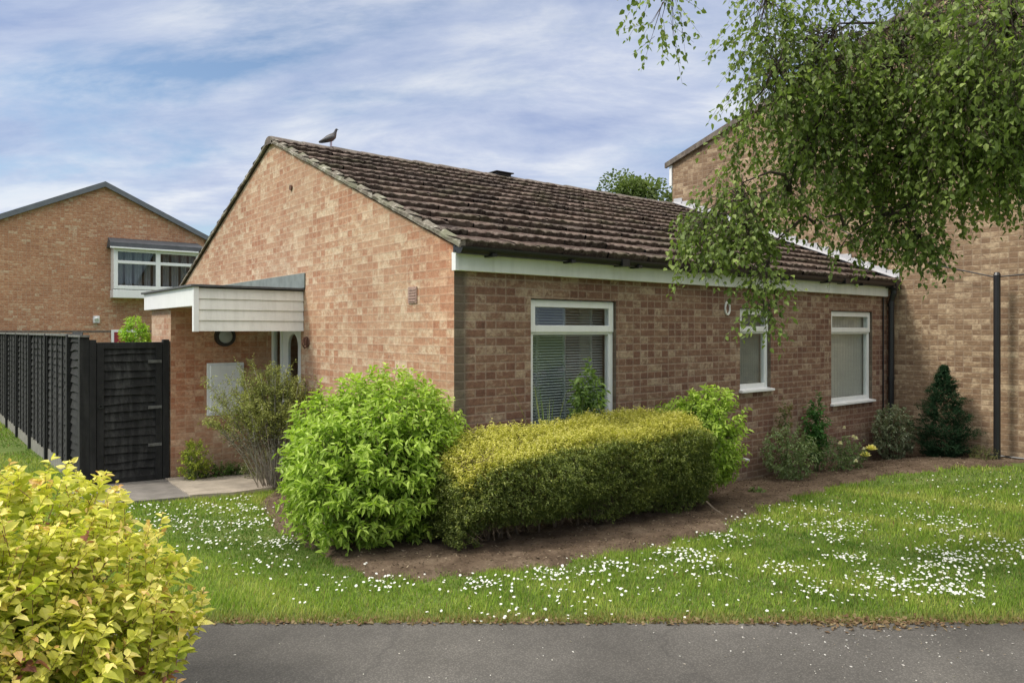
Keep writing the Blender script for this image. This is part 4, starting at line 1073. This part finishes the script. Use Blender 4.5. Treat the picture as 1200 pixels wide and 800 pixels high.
shrub('low_weed', 'low dark green weeds along the wall foot under the meter box', 'weed', -.62, 4.16, .32, .10, .20, 170, .09, 8, .03, .014, GREEN+[(.2, .26, .08)], seed=7, stems=6)
shrub('flowering_weed', 'scruffy olive weed with tiny pale flowers near the concrete path', 'weed', -.32, 3.75, .22, .2, .42, 120, .14, 8, .028, .01, [(.06, .09, .03), (.14, .18, .06), (.25, .28, .12), (.5, .48, .35)], seed=8, stems=8)
shrub('lime_shrub', 'bright lime green shrub showing above the garden gate', 'shrub', -1.24, 6.0, .19, .17, 2.08, 240, .12, 10, .045, .022, [(.12, .26, .02), (.25, .42, .04), (.4, .58, .07)], seed=12, base=1.2, stems=6)
# plants under the right-hand windows
DK = [(.035, .06, .02), (.08, .13, .045), (.15, .22, .08), (.26, .33, .15)]
shrub('rose_bush', 'mid green rose bush with one tall stem under the narrow window', 'rose bush', 4.72, -.32, .42, .28, .64, 240, .14, 8, .038, .02, DK+[(.26, .32, .16)], seed=21, stems=10, smat='stem_g')
shrub('climbing_rose', 'slender rose stem with sparse reddish leaves against the brown wall', 'plant', 4.85, -.16, .10, .08, .98, 38, .12, 7, .04, .022, [(.06, .1, .03), (.14, .16, .06), (.26, .2, .1)], seed=22, base=.4, stems=5, smat='stem_g')
shrub('dark_leaf_plant', 'tall dark green leafy plant between the rose bush and yellow roses', 'plant', 5.50, -.2, .17, .14, 1.0, 120, .16, 9, .06, .024, [(.015, .05, .012), (.03, .10, .02), (.06, .17, .035), (.1, .24, .05)], seed=23, base=.15, stems=6, pw=1.5, smat='stem_g')
yr = shrub('yellow_rose_bush', 'low dark rose bush with pale yellow blooms left of the drainpipe', 'rose bush', 5.75, -.42, .42, .24, .46, 190, .13, 7, .035, .018, DK, seed=24, stems=8, smat='stem_g')
def blooms(root, spots, r, c, name='flower'):
    for (x, y, z) in spots:
        V, Fc, C = [], [], []; rr = r*random.uniform(.8, 1.2)
        for ring, (k, q, h) in enumerate(((5, 1.0, 0), (5, .72, .012), (4, .42, .02))):
            for i in range(k):
                a = 2*math.pi*(i+.5*ring)/k; b = len(V); w = 1.7*rr*q*math.sin(math.pi/k)
                u = (math.cos(a), math.sin(a)); s = (-u[1], u[0]); 
                for (du, ds, dz) in ((0, 0, 0), (.6, -.5, .3), (1, -.25, .62), (1, .25, .62), (.6, .5, .3)):
                    V.append((x+(u[0]*du*rr*q+s[0]*ds*w*1.2), y+(u[1]*du*rr*q+s[1]*ds*w*1.2), z+h+dz*rr*(.5+.5*ring/2))); C.append([v*random.uniform(.9, 1.05) for v in c])
                Fc.append(tuple(range(b, b+5)))
        quick(name, V, Fc, M['petal'], root, col=np.array(C))
G0 = Tz(5.8, -.5)
blooms(yr, [(5.95, -.62, G0+.20), (6.15, -.60, G0+.26)], .068, (.85, .78, .30))
blooms(yr, [(5.85, -.55, G0+.42), (5.98, -.45, G0+.42), (5.55, -.5, G0+.38), (5.80, -.42, G0+.55), (5.85, -.65, G0+.30), (5.45, -.75, G0+.2)], .03, (.8, .76, .55))
shrub('variegated_shrub', 'pale grey green variegated shrub beneath the window beside the drainpipe', 'shrub', 7.35, -.33, .36, .26, .80, 420, .11, 9, .036, .02, [(.05, .07, .035), (.12, .155, .08), (.23, .27, .16), (.42, .45, .33)], seed=31, base=.02, stems=10, mat='leaf_matt')
blooms_r = None
def conifer():
    x, y = 7.55, -.93; z0 = Tz(x, y); h = 1.28
    root = empty('dwarf_conifer', (x, y, z0), 'small dark green conical conifer against the tall brick wall', 'conifer')
    N = 3300; t = RS.rand(N)**1.25; a = RS.uniform(0, 6.28, N)
    prof = np.interp(t, [0, .08, .3, .6, .85, 1], [.22, .30, .34, .24, .10, .01]); lay = 1+.22*np.sin(t*34+a*1.0)+.18*np.sin(a*5+t*9)
    rr = prof*lay*RS.uniform(.45, 1.05, N)
    B = np.stack([x+np.cos(a)*rr, y+np.sin(a)*rr, z0+.04+t*h*.97], 1)
    D = unit(np.stack([np.cos(a), np.sin(a), .45+0*a], 1)+RS.normal(size=(N, 3))*.3); L = RS.uniform(.05, .11, N)
    P, E, tt, idx = shoots(B-D*(L*.6)[:, None], D, L, 10, .6)
    v = .35*RS.rand(len(P))+.35*tt+.3*RS.rand(N)[idx]
    leaves('foliage', P, E, RS.uniform(.018, .03, len(P)), .010, lerp_cols(v, [(.006, .018, .008), (.013, .036, .016), (.025, .06, .028), (.05, .10, .05)]), M['leaf_matt'], root, six=False)
    m = MB(); m.tube([(x, y, z0-.03), (x+.01, y, z0+.6), (x, y, z0+h*.95)], [.03, .02, .004], 8); m.build('trunk', M['stem'], root)
conifer()
shrub('low_weed', 'short grassy weeds at the foot of the conifer', 'weed', 7.6, -1.42, .22, .16, .2, 90, .08, 7, .03, .008, [(.06, .08, .02), (.12, .15, .04), (.2, .22, .07)], seed=33, stems=3)
shrub('low_weed', 'pale seedling in bare mulch beyond the hedge end', 'weed', 3.55, -.62, .09, .07, .09, 16, .06, 6, .045, .022, [(.12, .2, .05), (.2, .3, .1)], seed=34, stems=3)
mb = MB(); mb.tube([(4.12, .02, .41), (4.12, -.13, .40)], .018, 10); mb.build('overflow_pipe', M['white'], house)
# sticks and dead stump bits under the hedge
x, y, a, L = 2.12, -1.02, -.9, .15; z = float(bedz(np.array([x]), np.array([y]))[0]); mb = MB()
mb.tube([(x, y, z+.12), (x+math.cos(a)*L*.5, y+math.sin(a)*L*.5, z+.05), (x+math.cos(a)*L, y+math.sin(a)*L, z+.005)], [.008, .007, .005], 6)
small('dead_stick', 'pale bent dead stick leaning out of the right foot of the hedge', 'stick', mb, plain('dead wood', (.2, .155, .11), .9, .3, 20))

# foreground golden bush
GOLD = [(.09, .14, .012), (.28, .35, .035), (.56, .57, .08), (.77, .70, .19), (.84, .67, .34)]
def goldbush():
    cx, cy = cw(-2.02, 2.66); z0 = Tz(cx, cy)
    root = empty('golden_bush', (cx, cy, z0), 'yellow and orange leaved bush in the left foreground beside the path', 'bush')
    D = dome_dirs(2300, -.75); rad = np.array([.74, .74, .54]); c = np.array([cx, cy, z0+.46])
    depth = np.where(RS.rand(len(D)) < .5, RS.uniform(.35, .85, len(D)), RS.uniform(.86, 1.05, len(D)))
    B = c + D*rad*lump(D, 17, .17)[:, None]*depth[:, None]
    SD = unit(D*.6+np.array([0, 0, .75])+RS.normal(size=D.shape)*.35); SLn = RS.uniform(.10, .24, len(D))
    lead = RS.rand(len(D)) < .05; SLn = np.where(lead, SLn*1.45, SLn)
    B = B-SD*(SLn*.75)[:, None]
    P, E, t, idx = shoots(B, SD, SLn, 15, .72, pairs=True)
    warm = (RS.rand(len(D)) < .32)[idx]
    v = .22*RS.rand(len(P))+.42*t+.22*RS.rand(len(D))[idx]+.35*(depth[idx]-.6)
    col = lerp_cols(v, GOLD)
    w = (np.clip(t-.55, 0, 1)*2.0*warm*RS.rand(len(P)))[:, None]; col = col*(1-w)+np.array([[.62, .30, .14]])*w
    red = ((RS.rand(len(D)) < .05)[idx] & (t > .7))[:, None]; col = np.where(red, np.array([[.30, .12, .08]]), col)
    ok = P[:, 2] > z0+.02; ls = RS.uniform(.38, 1.25, len(P))*(1.15-.5*t)
    leaves('foliage', P[ok], E[ok], (.062*ls)[ok], (.034*ls)[ok], col[ok], M['leaf'], root, fold=.22, droop=.25)
    m = MB()
    for i in range(60):
        j = RS.randint(len(B)); e = Vector(B[j]); a = random.uniform(0, 6.28); s0 = Vector((cx+.15*math.cos(a), cy+.15*math.sin(a), z0-.02)); md = s0.lerp(e, .5)+Vector((0, 0, .1))
        m.tube([s0, md, e], [.007, .005, .003], 5)
    m.build('stems', M['stem'], root, smooth=True)
    sticks('twigs', B, B+SD*SLn[:, None], .0018, plain('red brown twigs', (.2, .1, .05), .7, .3, 20), root)
goldbush()

# ------------------------------------------------------------------ birch
def birch():
    tx, ty = cw(5.3, 5.6); tz = Tz(tx, ty)
    root = empty('birch_tree', (tx, ty, tz), 'weeping birch with small green leaves hanging over the roof and lawn on the right', 'tree')
    def W(px, py, d): 
        r = (px-600)/F*d; x, y = cw(r, d); return np.array([x, y, CZ+(388-py)/F*d])
    # crown clusters: centre, horizontal radius, vertical radius, twigs   (metres, along the limbs)
    BL = [(775, 5, 5.0, .19, .20, 30), (895, 15, 4.9, .19, .25, 70), (908, 95, 4.8, .24, .32, 130), (875, 150, 4.9, .15, .2, 34), (955, 170, 5.1, .38, .42, 260),
          (862, 235, 5.0, .27, .22, 150), (822, 270, 4.9, .15, .20, 70), (874, 270, 4.9, .17, .14, 70), (893, 332, 4.8, .06, .24, 52), (960, 60, 5.0, .44, .40, 280), (1040, 80, 4.9, .5, .5, 420),
          (1050, 190, 5.2, .42, .38, 280), (1050, 262, 5.1, .26, .13, 110), (1075, 285, 5.0, .12, .12, 34), (1130, 110, 4.6, .45, .5, 430), (1165, 190, 4.7, .34, .22, 130), (1195, 150, 4.6, .3, .45, 150), (1185, 40, 4.3, .42, .45, 330), (925, 225, 5.0, .14, .14, 34),
          (955, 262, 5.0, .07, .06, 6), (990, 268, 5.0, .06, .06, 6), (1000, 130, 5.4, .4, .4, 220), (1010, 215, 5.6, .3, .25, 120), (985, 292, 5.0, .04, .05, 3), (1110, 30, 5.4, .6, .5, 300), (1120, 190, 5.5, .45, .4, 240)]
    clusters = [(W(a, b, d), rh, rv, n) for a, b, d, rh, rv, n in BL]
    for (r, d, z, rh, n) in ((2.0, 5.2, 4.9, .7, 170), (3.0, 4.6, 4.8, .8, 220), (3.2, 5.6, 5.5, .9, 220), (4.4, 5.0, 5.8, 1.0, 260), (5.4, 5.8, 6.6, 1.1, 260), (6.4, 5.4, 5.6, 1.0, 240), (6.6, 6.6, 4.8, .9, 200), (4.3, 5.8, 3.9, .7, 170), (4.0, 4.2, 3.4, .6, 150), (5.0, 4.2, 4.4, .8, 180), (6.2, 4.4, 3.8, .7, 160), (5.2, 6.6, 5.2, .9, 180)):
        x, y = cw(r, d); clusters.append((np.array([x, y, z]), rh, rh*.8, n))
    nBL = len(BL)
    m = MB(); tp = [(tx, ty, tz-.1), (tx+.03, ty-.02, tz+1.2), (tx-.05, ty+.03, tz+2.6), (tx-.02, ty+.05, tz+4.0), (tx+.05, ty, tz+5.4), (tx, ty, tz+7.0)]
    m.tube(tp, [.19, .15, .13, .10, .065, .02], 12); m.build('trunk', M['birch_bark'], root, smooth=True)
    limb = MB(); B0, D0, L0, CI = [], [], [], []
    TW_A, TW_B = [], []
    for ci, (c, rh, rv, n) in enumerate(clusters):
        # limb from trunk to cluster, arching
        h0 = min(max(c[2]+.5, 3.2), 6.4); s0 = np.array([tx, ty, tz+h0-.3])
        mid = s0*.5+c*.5+np.array([0, 0, .75]); q = s0*.15+c*.85+np.array([0, 0, .18+rv*.4])
        rr = .010+.022*min(1, rh)
        if ci < nBL:
            best = None
            for cj in range(len(clusters)):
                o = clusters[cj][0]
                if cj == ci or np.hypot(o[0]-tx, o[1]-ty) > np.hypot(c[0]-tx, c[1]-ty)-.12 or o[2] < c[2]-.05: continue
                dd_ = np.linalg.norm(o-c)
                if best is None or dd_ < best[0]: best = (dd_, o)
            if best is not None:
                s0 = best[1]; mid = s0*.5+c*.5+np.array([0, 0, .10])+RS.normal(size=3)*.04; q = s0*.15+c*.85+np.array([0, 0, .06+rv*.25]); rr = .006+.008*min(1, rh*2)
        limb.tube([s0, s0*.75+mid*.25+np.array([0, 0, .08]), mid, q, c+np.array([0, 0, rv*.2])], [rr*1.7, rr*1.3, rr*.8, rr*.42, .004], 6)
        N = int(n*.92); dd = unit(RS.normal(size=(N, 3)))*(RS.rand(N)**.5*RS.choice([1, 1, 1.2], N))[:, None]
        st = c+dd*np.array([rh, rh, rv])
        for i in range(N):
            a0 = q+(c-q)*random.random(); 
            if random.random() < .35: TW_A.append(a0); TW_B.append(st[i])
            ang = math.atan2(st[i][1]-c[1], st[i][0]-c[0])+random.gauss(0, .6)
            out = random.uniform(.1, .8)
            d = np.array([math.cos(ang)*out, math.sin(ang)*out, -random.uniform(.2, 1.3)]); L = random.uniform(.14, .34)
            B0.append(st[i]); D0.append(d); L0.append(L); CI.append(ci)
    limb.build('branches', M['bark'], root, smooth=True)
    B0 = np.array(B0); D0 = unit(np.array(D0)); L0 = np.array(L0)
    sticks('twigs', np.array(TW_A), np.array(TW_B), .004, M['bark'], root)
    sticks('hanging_twigs', B0, B0+D0*L0[:, None], .0016, M['bark'], root)
    P, E, t, idx = shoots(B0, D0, L0, 9, .75, pairs=False)
    P = P+RS.normal(size=P.shape)*.012; E = unit(E+np.array([0, 0, -.45]))
    v = .45*RS.rand(len(P))+.45*RS.rand(len(B0))[idx]+.1*t
    col = lerp_cols(v, [(.05, .075, .02), (.10, .145, .034), (.16, .222, .052), (.24, .31, .08), (.35, .42, .13)])
    s = RS.uniform(.65, 1.15, len(P))
    leaves('foliage', P, E, .038*s, .028*s, col, M['leaf'], root, fold=.15, droop=.15)
birch()

# ------------------------------------------------------------------ distant trees
def far_tree(label, r, d, ztop, rad, seed, cols):
    x, y = cw(r, d); z0 = Tz(x, y); h = ztop-z0
    root = empty('broadleaf_tree', (x, y, z0), label, 'tree')
    m = MB(); m.tube([(x, y, z0-.2), (x+.1, y, z0+h*.4), (x, y+.1, z0+h*.75)], [.32, .24, .1], 8)
    rs = np.random.RandomState(seed); V, Cc, Dd = [], [], []
    for k in range(26):
        a = rs.uniform(0, 6.28); q = rs.rand()**.5; zc = z0+h*(.42+.5*rs.rand()); rr = rad*(.75 if zc < z0+h*.75 else .55)
        c = np.array([x+math.cos(a)*q*rr, y+math.sin(a)*q*rr, zc]); sz = rad*rs.uniform(.22, .42)
        m.tube([(x, y, z0+h*.4), tuple(c)], [.09, .02], 5)
        D = unit(rs.normal(size=(420, 3))); V.append(c+D*sz*np.array([1, 1, .8])*rs.uniform(.55, 1.08, (420, 1))); Dd.append(unit(D+rs.normal(size=D.shape)*.6)); Cc.append(lerp_cols(np.clip(.45*rs.rand(420)+.4*rs.rand()+.2*D[:, 2], 0, 1), cols))
    m.build('trunk', M['stem'], root)
    V = np.concatenate(V); leaves('crown', V, np.concatenate(Dd), .24, .16, np.concatenate(Cc), M['leaf_matt'], root, six=False)
far_tree('dark green broadleaf tree behind the bungalow ridge', 6.0, 40, 10.7, 3.0, 3, [(.06, .09, .03), (.12, .16, .055), (.2, .25, .09)])
far_tree('paler grey green tree beside the tall house corner, behind the roof', 8.2, 38, 9.6, 2.6, 4, [(.06, .085, .035), (.12, .15, .06), (.2, .23, .10)])
far_tree('small treetop far beyond the orange brick house', -36.5, 48, 10.2, 2.2, 5, [(.04, .05, .03), (.09, .11, .05)])

# ------------------------------------------------------------------ sky, sun, camera
SUN = Vector((-.70, .26, .78)).normalized()
el = math.asin(SUN.z); az_ = math.atan2(SUN.x, SUN.y)
wd = bpy.data.worlds.new('World'); sc.world = wd; wd.use_nodes = True; nt = wd.node_tree; nt.nodes.clear()
def wn(t, **k):
    x = nt.nodes.new('ShaderNode'+t)
    for a, b in k.items(): setattr(x, a, b)
    return x
L = nt.links.new
sky = wn('TexSky'); sky.sky_type = 'NISHITA'; sky.sun_disc = False; sky.sun_elevation = el; sky.sun_rotation = az_ % (2*math.pi)
sky.air_density = 1.0; sky.dust_density = .8; sky.ozone_density = 1.6
tc = wn('TexCoord'); sp = wn('SeparateXYZ'); L(tc.outputs['Generated'], sp.inputs[0])
def wm(op, a, b=0, clamp=False):
    x = wn('Math', operation=op, use_clamp=clamp)
    for i, v in ((0, a), (1, b)):
        if hasattr(v, 'links'): L(v, x.inputs[i])
        else: x.inputs[i].default_value = v
    return x.outputs[0]
den = wm('ADD', wm('MAXIMUM', sp.outputs[2], 0.0), .24)
cb = wn('CombineXYZ'); L(wm('DIVIDE', sp.outputs[0], den), cb.inputs[0]); L(wm('DIVIDE', sp.outputs[1], den), cb.inputs[1])
mr = wn('Mapping'); L(cb.outputs[0], mr.inputs[0]); mr.inputs['Rotation'].default_value = (0, 0, R(44))
mp = wn('Mapping'); L(mr.outputs[0], mp.inputs[0]); mp.inputs['Scale'].default_value = (.55, 1.0, 1); mp.inputs['Location'].default_value = (3.3, 1.2, 0)
def wnoise(s, d, r, dist, src=mp):
    x = wn('TexNoise'); x.inputs['Scale'].default_value = s; x.inputs['Detail'].default_value = d; x.inputs['Roughness'].default_value = r; x.inputs['Distortion'].default_value = dist
    L(src.outputs[0], x.inputs['Vector']); return x.outputs[0]
def wramp(f, st):
    x = wn('ValToRGB'); e = x.color_ramp.elements
    while len(e) < len(st): e.new(.5)
    for q, (p, c) in zip(e, st): q.position = p; q.color = (*c, 1) if hasattr(c, '__len__') else (c, c, c, 1)
    L(f, x.inputs[0]); return x.outputs[0]
cover = wramp(wnoise(1.7, 9, .6, .25), [(.37, 0.0), (.47, .72), (.60, 1.0)])
shade = wramp(wnoise(3.0, 9, .62, .3), [(.34, (.40, .48, .72)), (.5, (.62, .68, .85)), (.64, (.90, .92, .97))])
bg1 = wn('Background'); L(sky.outputs[0], bg1.inputs[0]); bg1.inputs[1].default_value = .15
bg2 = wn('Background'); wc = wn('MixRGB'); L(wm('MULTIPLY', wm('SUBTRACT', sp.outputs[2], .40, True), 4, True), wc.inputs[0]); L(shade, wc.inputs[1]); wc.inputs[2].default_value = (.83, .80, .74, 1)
L(wc.outputs[0], bg2.inputs[0]); L(wm('ADD', .98, wm('MULTIPLY', wm('MULTIPLY', wm('SUBTRACT', sp.outputs[2], .42, True), 1.7, True), 4.6)), bg2.inputs[1])  # clouds high overhead, out of view, brightened and warmed as added fill light
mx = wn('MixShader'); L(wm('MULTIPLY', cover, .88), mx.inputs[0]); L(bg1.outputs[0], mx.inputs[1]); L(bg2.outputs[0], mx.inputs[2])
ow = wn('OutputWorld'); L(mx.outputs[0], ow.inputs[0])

sd = bpy.data.lights.new('sun', 'SUN'); sd.energy = 2.8; sd.angle = R(11); sd.color = (1, .93, .82)
so = bpy.data.objects.new('sun', sd); COL.objects.link(so); so.rotation_euler = SUN.to_track_quat('Z', 'Y').to_euler(); so.location = (0, 0, 20)

cam = bpy.data.cameras.new('camera'); co = bpy.data.objects.new('camera', cam); COL.objects.link(co)
cam.sensor_width = 36; cam.lens = 36*F/1200; cam.shift_y = -12/1200; cam.clip_end = 3000; cam.clip_start = .05
co.location = (CX, CY, CZ); co.rotation_euler = (R(90), 0, -math.atan2(VX, VY))
sc.camera = co
sc.view_settings.view_transform = 'Standard'; sc.view_settings.look = 'None'; sc.view_settings.exposure = 0
sc.cycles.max_bounces = 8; sc.cycles.transparent_max_bounces = 8
